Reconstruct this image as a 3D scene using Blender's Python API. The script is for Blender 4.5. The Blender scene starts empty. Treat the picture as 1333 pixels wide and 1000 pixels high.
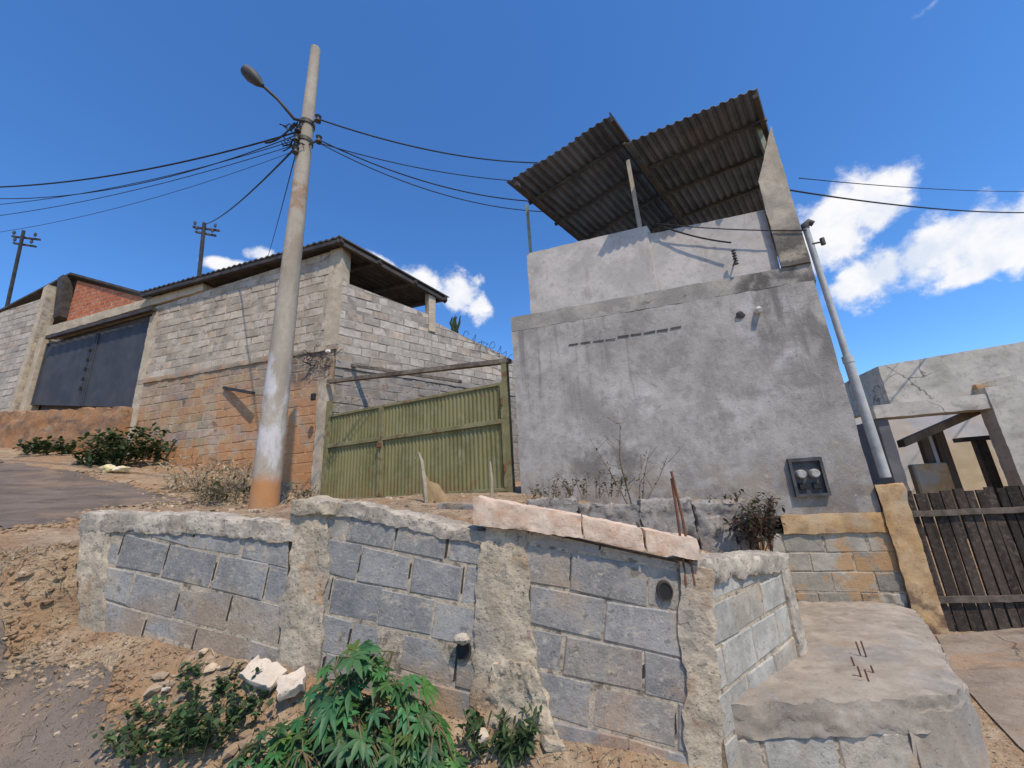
import bpy, bmesh, math, random
import numpy as np
from mathutils import Vector, Matrix, noise

# ------------------------------------------------------------------ camera
SC = bpy.context.scene
COL = SC.collection
F_PX, PITCH, ROLL, EYE = 515.0, math.radians(15.5), math.radians(3.3), 1.6
fw = Vector((0, math.cos(PITCH), math.sin(PITCH)))
_up0 = Vector((0, -math.sin(PITCH), math.cos(PITCH)))
rt = Vector((1, 0, 0)) * math.cos(ROLL) - _up0 * math.sin(ROLL)
up = Vector((1, 0, 0)) * math.sin(ROLL) + _up0 * math.cos(ROLL)
CAM = Vector((0, 0, EYE))
cam_d = bpy.data.cameras.new('camera')
cam_d.sensor_width = 36.0
cam_d.lens = 36.0 * F_PX / 1333.0
cam_d.clip_start = 0.05
cam_d.clip_end = 3000
cam = bpy.data.objects.new('camera', cam_d)
COL.objects.link(cam)
cam.matrix_world = Matrix(((rt.x, up.x, -fw.x, CAM.x), (rt.y, up.y, -fw.y, CAM.y), (rt.z, up.z, -fw.z, CAM.z), (0, 0, 0, 1)))
SC.camera = cam

def ray(x, y):
    return fw + rt * ((x - 666.5) / F_PX) - up * ((y - 500.0) / F_PX)

# ------------------------------------------------------------------ light
SUN = Vector((0.43, -0.84, 1.48)).normalized()      # towards the sun
SUN_EL = math.asin(SUN.z)
SUN_AZ = math.atan2(SUN.x, SUN.y)
sl = bpy.data.lights.new('sun', 'SUN')
sl.energy = 3.8
sl.angle = math.radians(0.53)
sl.color = (1.0, 0.88, 0.74)
so = bpy.data.objects.new('sun', sl)
so.rotation_euler = SUN.to_track_quat('Z', 'Y').to_euler()
COL.objects.link(so)

SC.view_settings.view_transform = 'Standard'
SC.view_settings.look = 'None'
SC.view_settings.exposure = 0.05
SC.view_settings.gamma = 1.0

W = bpy.data.worlds.new('World')
SC.world = W
W.use_nodes = True
wt = W.node_tree
wt.nodes.clear()

class NB:
    """small wrapper to write node trees"""
    def __init__(s, tree):
        s.t = tree
    def n(s, typ, **kw):
        nd = s.t.nodes.new(typ)
        for k, v in kw.items():
            setattr(nd, k, v)
        return nd
    def put(s, sock, v):
        if isinstance(v, bpy.types.NodeSocket):
            s.t.links.new(v, sock)
        elif isinstance(v, (tuple, list, Vector)):
            v = tuple(v)
            if sock.type == 'RGBA' and len(v) == 3:
                v = v + (1,)
            sock.default_value = v
        else:
            sock.default_value = v
    def math(s, op, a, b=0.0, c=None, clamp=False):
        nd = s.n('ShaderNodeMath', operation=op, use_clamp=clamp)
        s.put(nd.inputs[0], a); s.put(nd.inputs[1], b)
        if c is not None: s.put(nd.inputs[2], c)
        return nd.outputs[0]
    def vmath(s, op, a, b=(0, 0, 0)):
        nd = s.n('ShaderNodeVectorMath', operation=op)
        s.put(nd.inputs[0], a); s.put(nd.inputs[1], b)
        return nd.outputs['Value'] if op in ('DOT_PRODUCT', 'LENGTH', 'DISTANCE') else nd.outputs['Vector']
    def noise(s, vec, scale, detail=5.0, rough=0.55, dist=0.0):
        nd = s.n('ShaderNodeTexNoise')
        s.put(nd.inputs['Vector'], vec)
        nd.inputs['Scale'].default_value = scale
        nd.inputs['Detail'].default_value = detail
        nd.inputs['Roughness'].default_value = rough
        nd.inputs['Distortion'].default_value = dist
        return nd.outputs['Fac']
    def rng(s, v, a, b, c=0.0, d=1.0, smooth=True):
        nd = s.n('ShaderNodeMapRange')
        nd.interpolation_type = 'SMOOTHSTEP' if smooth else 'LINEAR'
        s.put(nd.inputs['Value'], v)
        for k, x in zip(('From Min', 'From Max', 'To Min', 'To Max'), (a, b, c, d)):
            nd.inputs[k].default_value = x
        return nd.outputs['Result']
    def mix(s, f, a, b, blend='MIX'):
        nd = s.n('ShaderNodeMix', data_type='RGBA', blend_type=blend)
        s.put(nd.inputs[0], f); s.put(nd.inputs[6], a); s.put(nd.inputs[7], b)
        return nd.outputs[2]

nb = NB(wt)
sky = nb.n('ShaderNodeTexSky', sky_type='NISHITA')
sky.sun_disc = False
sky.sun_elevation = SUN_EL
sky.sun_rotation = SUN_AZ
sky.altitude = 900
sky.air_density = 1.0
sky.dust_density = 0.25
sky.ozone_density = 2.0
hsv = nb.n('ShaderNodeHueSaturation')
hsv.inputs['Hue'].default_value = 0.502
hsv.inputs['Saturation'].default_value = 1.18
hsv.inputs['Value'].default_value = 1.0
nb.put(hsv.inputs['Color'], sky.outputs[0])
tc = nb.n('ShaderNodeTexCoord')
skyc = nb.mix(1.0, hsv.outputs['Color'], (0.92, 1.22, 1.45), 'MULTIPLY')
dirv = nb.vmath('NORMALIZE', tc.outputs['Generated'])
# clouds far away in the sky: lobes given by azimuth, elevation (deg), half-widths (deg), tilt (deg)
def azel(px, py):
    d = ray(px, py).normalized()
    return math.degrees(math.atan2(d.x, d.y)), math.degrees(math.asin(d.z))
LOBES = [(azel(px, py) + (sx, sy, t)) for px, py, sx, sy, t in (
    (1078, 312, 4.4, 3.8, 20), (1100, 280, 4.6, 3.4, 25), (1128, 262, 4.0, 3.0, 10), (1152, 272, 2.8, 2.0, 30), (1052, 335, 3.0, 3.0, 30),
    (1108, 370, 3.8, 2.3, 25), (1150, 352, 5.0, 2.8, 22), (1200, 332, 5.4, 3.1, 16), (1255, 316, 5.6, 3.2, 12), (1320, 306, 5.8, 3.4, 8), (1290, 345, 5.0, 1.3, 8), (1400, 300, 6, 2.6, 5),
    (552, 372, 4.5, 2.2, -25), (598, 384, 3.8, 3.4, 0), (622, 400, 2.2, 2.4, 0), (500, 345, 3.0, 1.2, -30), (338, 330, 1.8, 1.0, 10), (300, 345, 2.6, .8, 10),
    (1215, 4, 3.0, 1.0, 5))]
THIN = LOBES[-1]
cov = None
for az, el, sx, sy, tilt in LOBES:
    a, e, t = math.radians(az), math.radians(el), math.radians(tilt)
    c = Vector((math.sin(a) * math.cos(e), math.cos(a) * math.cos(e), math.sin(e)))
    r_ = Vector((math.cos(a), -math.sin(a), 0)); u_ = r_.cross(c)
    r2 = r_ * math.cos(t) + u_ * math.sin(t); u2 = u_ * math.cos(t) - r_ * math.sin(t)
    x = nb.math('DIVIDE', nb.vmath('DOT_PRODUCT', dirv, tuple(r2)), math.sin(math.radians(sx)))
    y = nb.math('DIVIDE', nb.vmath('DOT_PRODUCT', dirv, tuple(u2)), math.sin(math.radians(sy)))
    q = nb.math('SQRT', nb.math('ADD', nb.math('MULTIPLY', x, x), nb.math('MULTIPLY', y, y)))
    v = nb.math('SUBTRACT', 1.0, q)
    front = nb.math('GREATER_THAN', nb.vmath('DOT_PRODUCT', dirv, tuple(c)), 0.3)
    v = nb.math('SUBTRACT', nb.math('MULTIPLY', nb.math('ADD', v, 3.0), front), 3.0)
    if (az, el) == THIN[:2]: v = nb.math('SUBTRACT', v, 0.62)
    cov = v if cov is None else nb.math('MAXIMUM', cov, v)
n1 = nb.noise(dirv, 15.0, 7.0, 0.6, 0.25)
n2 = nb.noise(dirv, 34.0, 6.0, 0.6)
cv = nb.math('ADD', cov, nb.math('MULTIPLY', nb.math('SUBTRACT', n1, 0.5), 2.0))
cv = nb.math('ADD', cv, nb.math('MULTIPLY', nb.math('SUBTRACT', n2, 0.5), 0.7))
mask = nb.rng(cv, -0.06, 0.6)
ccol = nb.mix(nb.rng(n1, 0.35, 0.65), (4.9, 5.3, 6.0), (6.6, 6.5, 6.5))
bg = nb.n('ShaderNodeBackground')
bg.inputs['Strength'].default_value = 0.15
nb.put(bg.inputs['Color'], nb.mix(nb.math('MULTIPLY', mask, 0.95), skyc, ccol))
wo = nb.n('ShaderNodeOutputWorld')
wt.links.new(bg.outputs[0], wo.inputs['Surface'])

# ------------------------------------------------------------------ helpers: geometry of the place
class Plane:
    """vertical plane through plan point a, running at the given angle (deg, +x turning towards the camera)"""
    def __init__(s, x, y, ang):
        s.o = Vector((x, y, 0)); t = math.radians(ang)
        s.e = Vector((math.cos(t), -math.sin(t), 0))       # to the right
        s.n = Vector((-math.sin(t), -math.cos(t), 0))      # towards the camera
    def at(s, px, py, off=0.0):
        d = ray(px, py); o = s.o + s.n * off
        k = (o - CAM).dot(s.n) / d.dot(s.n)
        return CAM + d * k
    def p(s, u, z, off=0.0):
        return s.o + s.e * u + s.n * off + Vector((0, 0, z))
    def u(s, q):
        return (q - s.o).dot(s.e)
def at_z(px, py, z):
    d = ray(px, py); return CAM + d * ((z - EYE) / d.z)
def at_d(px, py, dep):
    return CAM + ray(px, py) * dep

FAC = Plane(4.05, 4.55, 16)          # facade of the grey house (origin = its right end)
LH = Plane(-3.78, 8.0, 16)           # front of the block house on the left (origin = its corner)
RW = Plane(-3.03, 2.92, 8.55)        # retaining wall front (origin = its left end)
NE = Plane(8.1, 8.45, 16)            # porch house on the right
FE = Plane(4.22, 4.55, 8)            # wooden fence
GT = Plane(-0.08, 5.95, 25.5)        # olive gate
_a = math.radians(47)
SIDE = Vector((math.sin(_a), math.cos(_a), 0))      # side boundaries of the plots
SW = Plane(-3.78, 8.0, -43)          # side wall of block house
UP = Vector((0, 0, 1))

def fb(p, s, off=0.0):
    return noise.noise(Vector((p[0] * s + off, p[1] * s - off, p[2] * s + 2 * off)))
def lerp(a, b, t): return a + (b - a) * t
def sst(a, b, x):
    t = min(1, max(0, (x - a) / (b - a))); return t * t * (3 - 2 * t)
def interp(pts, x):
    if x <= pts[0][0]: return pts[0][1]
    for (x0, y0), (x1, y1) in zip(pts, pts[1:]):
        if x <= x1: return lerp(y0, y1, (x - x0) / (x1 - x0))
    return pts[-1][1]

# upper ground: thin-plate spline through heights
_cp = [(-3, 4.9, 1.60), (-3.8, 7.6, 1.74), (-.1, 6, 1.62), (-4.2, 3.4, 1.36), (-5.2, 4.2, 1.55), (-7.85, 6.1, 2.07), (-11.7, 8.6, 2.95),
       (-5.25, 8.3, 2.12), (-7.8, 9, 2.62), (-9.8, 9.5, 3.05), (-14, 10.6, 3.6), (-1.5, 2.8, 1.36), (-3, 3.1, 1.46), (0, 2.7, 1.28), (.7, 2.6, 1.08),
       (1.4, 3.2, .98), (2.2, 4.6, 1.0), (.6, 4.6, 1.42), (-18, 13, 4.2), (-1, 9, 1.75), (3, 8, 1.5), (-14, 6, 2.9), (-9, 4.2, 1.9), (-6, 13, 2.6)]
_X = np.array([c[:2] for c in _cp], float); _Z = np.array([c[2] for c in _cp], float)
def _k(r): return np.where(r > 1e-9, r * r * np.log(np.maximum(r, 1e-9)), 0)
_n = len(_cp)
_A = np.zeros((_n + 3, _n + 3))
_A[:_n, :_n] = _k(np.linalg.norm(_X[:, None] - _X[None], axis=2)) + np.eye(_n) * 0.05
_A[:_n, _n] = 1; _A[:_n, _n + 1:] = _X; _A[_n, :_n] = 1; _A[_n + 1:, :_n] = _X.T
_w = np.linalg.solve(_A, np.concatenate([_Z, [0, 0, 0]]))
def z_back(x, y):
    cx, cy = max(-18.0, min(4.5, x)), max(2.0, min(13.0, y))
    k = _k(np.hypot(_X[:, 0] - cx, _X[:, 1] - cy))
    return float(k @ _w[:_n] + _w[_n] + _w[_n + 1] * cx + _w[_n + 2] * cy)
YW = [(-60, 34), (-30, 17), (-10, 6.3), (-6.5, 4.35), (-4.6, 3.45), (-3.7, 3.05), (-3.03, 2.9), (.87, 2.33), (1.9, 3.2), (2.75, 4.95), (4.05, 4.6), (4.3, 6), (4.6, 60)]
TAL = [(-8, .10), (-4.6, .18), (-3.6, .4), (-3, .55), (-1.5, .52), (-.2, .42), (.8, .42), (1.2, .2), (1.6, 0)]
def z_front(x, y, yw):
    a = -.02 - .13 * min(x, .8) if x > -6 else .76 - .17 * (x + 6)
    if x > .8: a += sst(.8, 3.5, x) * (.05 + .045 * (y - 2))
    a += max(-.1, min(0, (y - 1.0) * .03))
    d = yw - y
    return a + interp(TAL, x) * max(0.0, 1 - max(0, d - .03) / .55) ** 1.15
def ground_z(x, y, rough=True):
    yw = interp(YW, x)
    wl = sst(-3.0, -3.35, x)
    lo, hi = lerp(.08, -.36, wl), lerp(.2, .07, wl)
    if x > 4.0: return z_front(x, y, yw) + rz(x, y, rough)
    t = sst(lo, hi, y - yw + (fb((x, y, 0), 2.2) * .12 * wl))
    z = lerp(z_front(x, y, yw), z_back(x, y), t)
    bank = wl * t * (1 - t) * 4
    if rough: z += bank * (fb((x, y, .5), 4.0) * .16 + fb((x, y, .5), 11) * .08)
    return z + rz(x, y, rough)
def rz(x, y, rough):
    if not rough or abs(x) > 20 or abs(y) > 20: return 0
    return fb((x, y, 0), 1.7) * .025 + fb((x, y, 3), 7) * .012 + fb((x, y, 7), 21) * .006
def on_ground(px, py):
    d = ray(px, py); t = 1.2
    while t < 60:
        q = CAM + d * t
        if q.z <= ground_z(q.x, q.y): return Vector((q.x, q.y, ground_z(q.x, q.y)))
        t += .02
    return CAM + d * 60

# ------------------------------------------------------------------ helpers: objects
ROOT = {}
def thing(name, label, cat, loc, group=None):
    o = bpy.data.objects.new(name, None); COL.objects.link(o)
    o.location = loc; o.empty_display_size = .1
    o['label'] = label; o['category'] = cat
    if group: o['group'] = group
    ROOT[o.name] = Vector(loc)
    return o
def tag(o, label=None, cat=None, group=None, kind=None):
    if label: o['label'] = label
    if cat: o['category'] = cat
    if group: o['group'] = group
    if kind: o['kind'] = kind
    return o

class MB:
    """collects faces (world coordinates) and links them as ONE mesh object"""
    def __init__(s): s.v = []; s.f = []; s.m = []; s.c = []; s.sm = []
    def add(s, pts, faces, m=0, c=(1, 1, 1), smooth=False):
        b = len(s.v); s.v.extend([Vector(p) for p in pts])
        for f in faces:
            s.f.append([b + i for i in f]); s.m.append(m); s.c.append(c); s.sm.append(smooth)
    def hexa0(s, c8, m=0, c=(1, 1, 1)):
        s.add(c8, [(3, 2, 1, 0), (4, 5, 6, 7), (0, 1, 5, 4), (1, 2, 6, 5), (2, 3, 7, 6), (3, 0, 4, 7)], m, c)
    def box(s, o, a, b, cc, m=0, c=(1, 1, 1), bev=0.0):
        """box spanned from corner o by vectors a, b, cc"""
        o, a, b, cc = Vector(o), Vector(a), Vector(b), Vector(cc)
        if bev <= 0:
            s.hexa0([o, o + a, o + a + b, o + b, o + cc, o + a + cc, o + a + b + cc, o + b + cc], m, c); return
        bm = bmesh.new()
        vs = [bm.verts.new(p) for p in (o, o + a, o + a + b, o + b, o + cc, o + a + cc, o + a + b + cc, o + b + cc)]
        for f in [(3, 2, 1, 0), (4, 5, 6, 7), (0, 1, 5, 4), (1, 2, 6, 5), (2, 3, 7, 6), (3, 0, 4, 7)]: bm.faces.new([vs[i] for i in f])
        bmesh.ops.bevel(bm, geom=bm.edges[:], offset=bev, segments=1, affect='EDGES', profile=.5)
        s.take(bm, m, c)
    def take(s, bm, m=0, c=(1, 1, 1), smooth=False):
        bm.verts.index_update(); b = len(s.v)
        s.v.extend([v.co.copy() for v in bm.verts])
        for f in bm.faces:
            s.f.append([b + v.index for v in f.verts]); s.m.append(m); s.c.append(c); s.sm.append(smooth)
        bm.free()
    def rough(s, c8, res=.05, amp=.012, freq=9.0, m=0, c=(1, 1, 1), seed=0.0, rnd=.0, ev=None):
        """hexahedron with subdivided, eroded faces. c8: 4 bottom then 4 top corners"""
        c8 = [Vector(q) for q in c8]
        def tri(a, b, t):
            bt = (c8[0].lerp(c8[1], a)).lerp(c8[3].lerp(c8[2], a), b)
            tp = (c8[4].lerp(c8[5], a)).lerp(c8[7].lerp(c8[6], a), b)
            return bt.lerp(tp, t)
        la = max((c8[1] - c8[0]).length, (c8[5] - c8[4]).length); lb = max((c8[3] - c8[0]).length, (c8[7] - c8[4]).length); lt = (c8[4] - c8[0]).length
        na, nb_, nt = [max(2, min(90, int(l / res))) for l in (la, lb, lt)]
        ctr = sum(c8, Vector()) / 8
        idx = {}; pts = []; fs = []
        def vid(i, j, k):
            key = (i, j, k)
            if key not in idx:
                p = tri(i / na, j / nb_, k / nt)
                ne = (i in (0, na)) + (j in (0, nb_)) + (k in (0, nt))
                q = Vector((fb(p, freq, 1 + seed), fb(p, freq, 5 + seed), fb(p, freq, 9 + seed))) * amp
                q += Vector((fb(p, freq * 2.7, 2 + seed), fb(p, freq * 2.7, 6 + seed), fb(p, freq * 2.7, 11 + seed))) * amp * .65
                q += Vector((fb(p, freq * 6.5, 3 + seed), fb(p, freq * 6.5, 7 + seed), fb(p, freq * 6.5, 12 + seed))) * amp * .4
                if ev is not None: q += Vector(ev) * (fb(p, 4.5, 31 + seed) + .6 * fb(p, 13, 33 + seed))
                if ne >= 2:
                    cc = tri(min(max(i / na, .12), .88), min(max(j / nb_, .12), .88), min(max(k / nt, .12), .88)) - p
                    if cc.length > 1e-6: q += cc.normalized() * (amp * (.35 + .9 * fb(p, freq * 2.2, 20 + seed)) + rnd)
                idx[key] = len(pts); pts.append(p + q)
            return idx[key]
        for i in range(na):
            for j in range(nb_):
                fs.append((vid(i, j, 0), vid(i, j + 1, 0), vid(i + 1, j + 1, 0), vid(i + 1, j, 0)))
                fs.append((vid(i, j, nt), vid(i + 1, j, nt), vid(i + 1, j + 1, nt), vid(i, j + 1, nt)))
        for i in range(na):
            for k in range(nt):
                fs.append((vid(i, 0, k), vid(i + 1, 0, k), vid(i + 1, 0, k + 1), vid(i, 0, k + 1)))
                fs.append((vid(i, nb_, k), vid(i, nb_, k + 1), vid(i + 1, nb_, k + 1), vid(i + 1, nb_, k)))
        for j in range(nb_):
            for k in range(nt):
                fs.append((vid(0, j, k), vid(0, j, k + 1), vid(0, j + 1, k + 1), vid(0, j + 1, k)))
                fs.append((vid(na, j, k), vid(na, j + 1, k), vid(na, j + 1, k + 1), vid(na, j, k + 1)))
        s.add(pts, fs, m, c, True)
    def prism(s, outline, ztop, zbot, res=.05, amp=.012, freq=6, m=0, c=(1, 1, 1), seed=0.0):
        """eroded block with a polygonal plan; ztop and zbot are functions of x, y"""
        bm = bmesh.new(); f = bm.faces.new([bm.verts.new((p[0], p[1], 1)) for p in outline])
        if f.normal.z < 0 or sum(outline[i][0] * outline[(i + 1) % len(outline)][1] - outline[(i + 1) % len(outline)][0] * outline[i][1] for i in range(len(outline))) < 0: f.normal_flip()
        ex = bmesh.ops.extrude_face_region(bm, geom=[f])
        for v in ex['geom']:
            if isinstance(v, bmesh.types.BMVert): v.co.z = 0
        bmesh.ops.recalc_face_normals(bm, faces=bm.faces[:])
        for ax in range(3):
            lo = min(v.co[ax] for v in bm.verts); hi = max(v.co[ax] for v in bm.verts)
            n = max(2, int((hi - lo) / res)) if ax < 2 else 8
            for k in range(1, n):
                co = [0, 0, 0]; co[ax] = lerp(lo, hi, k / n); no = [0, 0, 0]; no[ax] = 1
                bmesh.ops.bisect_plane(bm, geom=bm.verts[:] + bm.edges[:] + bm.faces[:], plane_co=co, plane_no=no)
        for v in bm.verts:
            x, y, t = v.co; v.co.z = lerp(zbot(x, y), ztop(x, y), t); p = v.co.copy()
            for q, w in ((1, 1), (2.7, .6), (6.5, .4)): v.co += Vector((fb(p, freq * q, 1 + seed), fb(p, freq * q, 5 + seed), fb(p, freq * q, 9 + seed))) * amp * w
        s.take(bm, m, c, True)
    def slab(s, P1, P2, bot, top, thick, n, **kw):
        """rough wall piece: front face from P1 to P2 in plan, bottoms/tops given per end, thickness against n"""
        b = -Vector(n) * thick
        q1, q2 = Vector((P1.x, P1.y, 0)), Vector((P2.x, P2.y, 0))
        z = lambda a: Vector((0, 0, a))
        s.rough([q1 + z(bot[0]), q2 + z(bot[1]), q2 + b + z(bot[1]), q1 + b + z(bot[0]), q1 + z(top[0]), q2 + z(top[1]), q2 + b + z(top[1]), q1 + b + z(top[0])], **kw)
    def tube(s, pts, rad, sides=8, m=0, c=(1, 1, 1), cap=True):
        pts = [Vector(p) for p in pts]; n = len(pts)
        rad = rad if isinstance(rad, (list, tuple)) else [rad] * n
        ref = None; vs = []
        for i in range(n):
            d = (pts[min(i + 1, n - 1)] - pts[max(i - 1, 0)]).normalized()
            if ref is None: ref = d.orthogonal().normalized()
            ref = (ref - d * ref.dot(d)).normalized(); b = d.cross(ref)
            for k in range(sides):
                a = 2 * math.pi * k / sides
                vs.append(pts[i] + (ref * math.cos(a) + b * math.sin(a)) * rad[i])
        fs = [(i * sides + k, i * sides + (k + 1) % sides, (i + 1) * sides + (k + 1) % sides, (i + 1) * sides + k) for i in range(n - 1) for k in range(sides)]
        s.add(vs, fs, m, c, True)
        if cap: s.add(vs[:sides], [tuple(range(sides))[::-1]], m, c); s.add(vs[-sides:], [tuple(range(sides))], m, c)
    def rock(s, ctr, size, seed, m=0, c=(1, 1, 1), sub=2, jag=.35):
        bm = bmesh.new(); bmesh.ops.create_icosphere(bm, subdivisions=sub, radius=1)
        for v in bm.verts:
            k = 1 + jag * fb(v.co, 1.3, seed) + jag * .5 * fb(v.co, 3.1, seed)
            v.co = Vector((v.co.x * size[0] * k, v.co.y * size[1] * k, v.co.z * size[2] * k)) + Vector(ctr)
        s.take(bm, m, c)
    def build(s, name, mats, parent=None, weld=False):
        off = ROOT.get(parent.name, Vector()) if parent else Vector()
        me = bpy.data.meshes.new(name)
        me.from_pydata([tuple(p - off) for p in s.v], [], s.f)
        mats = mats if isinstance(mats, (list, tuple)) else [mats]
        for mt in mats: me.materials.append(mt)
        me.polygons.foreach_set('material_index', s.m)
        me.polygons.foreach_set('use_smooth', s.sm)
        at = me.color_attributes.new('tint', 'FLOAT_COLOR', 'CORNER')
        buf = []
        for f, c in zip(s.f, s.c): buf.extend((c[0], c[1], c[2], 1.0) * len(f))
        at.data.foreach_set('color', buf)
        me.validate(); me.update()
        if any(s.sm): me.set_sharp_from_angle(angle=math.radians(48))
        o = bpy.data.objects.new(name, me); COL.objects.link(o)
        if parent:
            o.parent = parent; ROOT[o.name] = off
        return o

def clip_poly(poly, clip):
    def area(p): return sum(p[i][0] * p[(i + 1) % len(p)][1] - p[(i + 1) % len(p)][0] * p[i][1] for i in range(len(p)))
    if area(clip) < 0: clip = clip[::-1]
    out = list(poly)
    for i in range(len(clip)):
        a, b = clip[i], clip[(i + 1) % len(clip)]
        inp, out = out, []
        if not inp: return []
        sd = lambda p: (b[0] - a[0]) * (p[1] - a[1]) - (b[1] - a[1]) * (p[0] - a[0])
        for j in range(len(inp)):
            p, q = inp[j], inp[(j + 1) % len(inp)]
            sp, sq = sd(p), sd(q)
            if sp >= 0: out.append(p)
            if (sp >= 0) != (sq >= 0):
                t = sp / (sp - sq); out.append((p[0] + (q[0] - p[0]) * t, p[1] + (q[1] - p[1]) * t))
    return out
def block_panel(mb, O, U, V, N, poly, bw=.4, bh=.2, joint=.014, thick=.14, rnd=None, tint=None, jit=.006, prow=.0, v0=0.0, u0=0.0, mort=1, wob=.004, mc=(1, 1, 1), rec=.007, gap=None):
    """masonry panel: mortar backing (material mort) and one bevelled block per unit (material 0), all clipped to a convex outline"""
    O, U, V, N = Vector(O), Vector(U).normalized(), Vector(V).normalized(), Vector(N).normalized()
    w = lambda u, v, n: O + U * u + V * v + N * n
    k = len(poly)
    a = sum(poly[i][0] * poly[(i + 1) % k][1] - poly[(i + 1) % k][0] * poly[i][1] for i in range(k))
    if a < 0: poly = poly[::-1]
    flip = U.cross(V).dot(N) < 0
    fr = [w(u, v, -rec) for u, v in poly]; bk = [w(u, v, -thick) for u, v in poly]
    fs = [tuple(range(k)), tuple(range(2 * k - 1, k - 1, -1))] + [(i, k + i, k + (i + 1) % k, (i + 1) % k) for i in range(k)]
    if flip: fs = [f[::-1] for f in fs]
    mb.add(fr + bk, fs, mort, mc)
    us = [p[0] for p in poly]; vs = [p[1] for p in poly]
    r0, r1 = math.floor((min(vs) - v0) / bh), math.ceil((max(vs) - v0) / bh)
    for r in range(r0, r1):
        sh = (.5 if r % 2 else 0) * bw + rnd.uniform(-.04, .04) * bw / .4
        c0, c1 = math.floor((min(us) - u0 - sh) / bw), math.ceil((max(us) - u0 - sh) / bw)
        for cidx in range(c0, c1):
            j = joint * rnd.uniform(.35, 1.5) / 2; j2 = joint * rnd.uniform(.4, 1.3) / 2
            ua = u0 + sh + cidx * bw; va = v0 + r * bh
            if rnd.random() < .06: continue_w = bw * .0
            rect = [(ua + j, va + j2), (ua + bw - j, va + j2), (ua + bw - j, va + bh - j2), (ua + j, va + bh - j2)]
            rect = [(p + rnd.uniform(-wob, wob), q + rnd.uniform(-wob, wob)) for p, q in rect]
            cp = clip_poly(rect, poly)
            if len(cp) < 3: continue
            ar = abs(sum(cp[i][0] * cp[(i + 1) % len(cp)][1] - cp[(i + 1) % len(cp)][0] * cp[i][1] for i in range(len(cp)))) / 2
            if ar < .0008: continue
            cu = sum(p[0] for p in cp) / len(cp); cvv = sum(p[1] for p in cp) / len(cp)
            dn = prow + rnd.uniform(-jit, jit) * .6
            tl = rnd.uniform(-jit, jit) * .5; tv = rnd.uniform(-jit, jit) * .5
            mu = lambda p: dn + tl * (p[0] - cu) / bw + tv * (p[1] - cvv) / bh
            out = [w(p[0], p[1], -.012) for p in cp]
            o2 = [w(p[0], p[1], mu(p) - .006) for p in cp]
            sc = lambda p, q, h: q + (p - q) * max(0.5, 1 - h / max(abs(p - q), .001))
            inn = [w(sc(p[0], cu, .007), sc(p[1], cvv, .007), mu(p)) for p in cp]
            kk = len(cp)
            fs = [tuple(range(2 * kk, 3 * kk))]
            for i in range(kk):
                i2 = (i + 1) % kk
                fs += [(i, i2, kk + i2, kk + i), (kk + i, kk + i2, 2 * kk + i2, 2 * kk + i)]
            if flip: fs = [f[::-1] for f in fs]
            mb.add(out + o2 + inn, fs, 0, tint(rnd, cu, cvv) if tint else (1, 1, 1))
            if gap is not None and rnd.random() < .55:
                g0, g1 = ua + bw - joint * .55, ua + bw + joint * rnd.uniform(.2, .6); h0 = va + bh * rnd.uniform(.02, .35); h1 = va + bh * rnd.uniform(.7, 1.0)
                gp_ = clip_poly([(g0, h0), (g1, h0 + .01), (g1 + rnd.uniform(-.006, .006), h1), (g0, h1 - .012)], poly)
                if len(gp_) > 2:
                    ff = tuple(range(len(gp_))); mb.add([w(p[0], p[1], -rec + .0016) for p in gp_], [ff[::-1] if flip else ff], gap)

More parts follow.
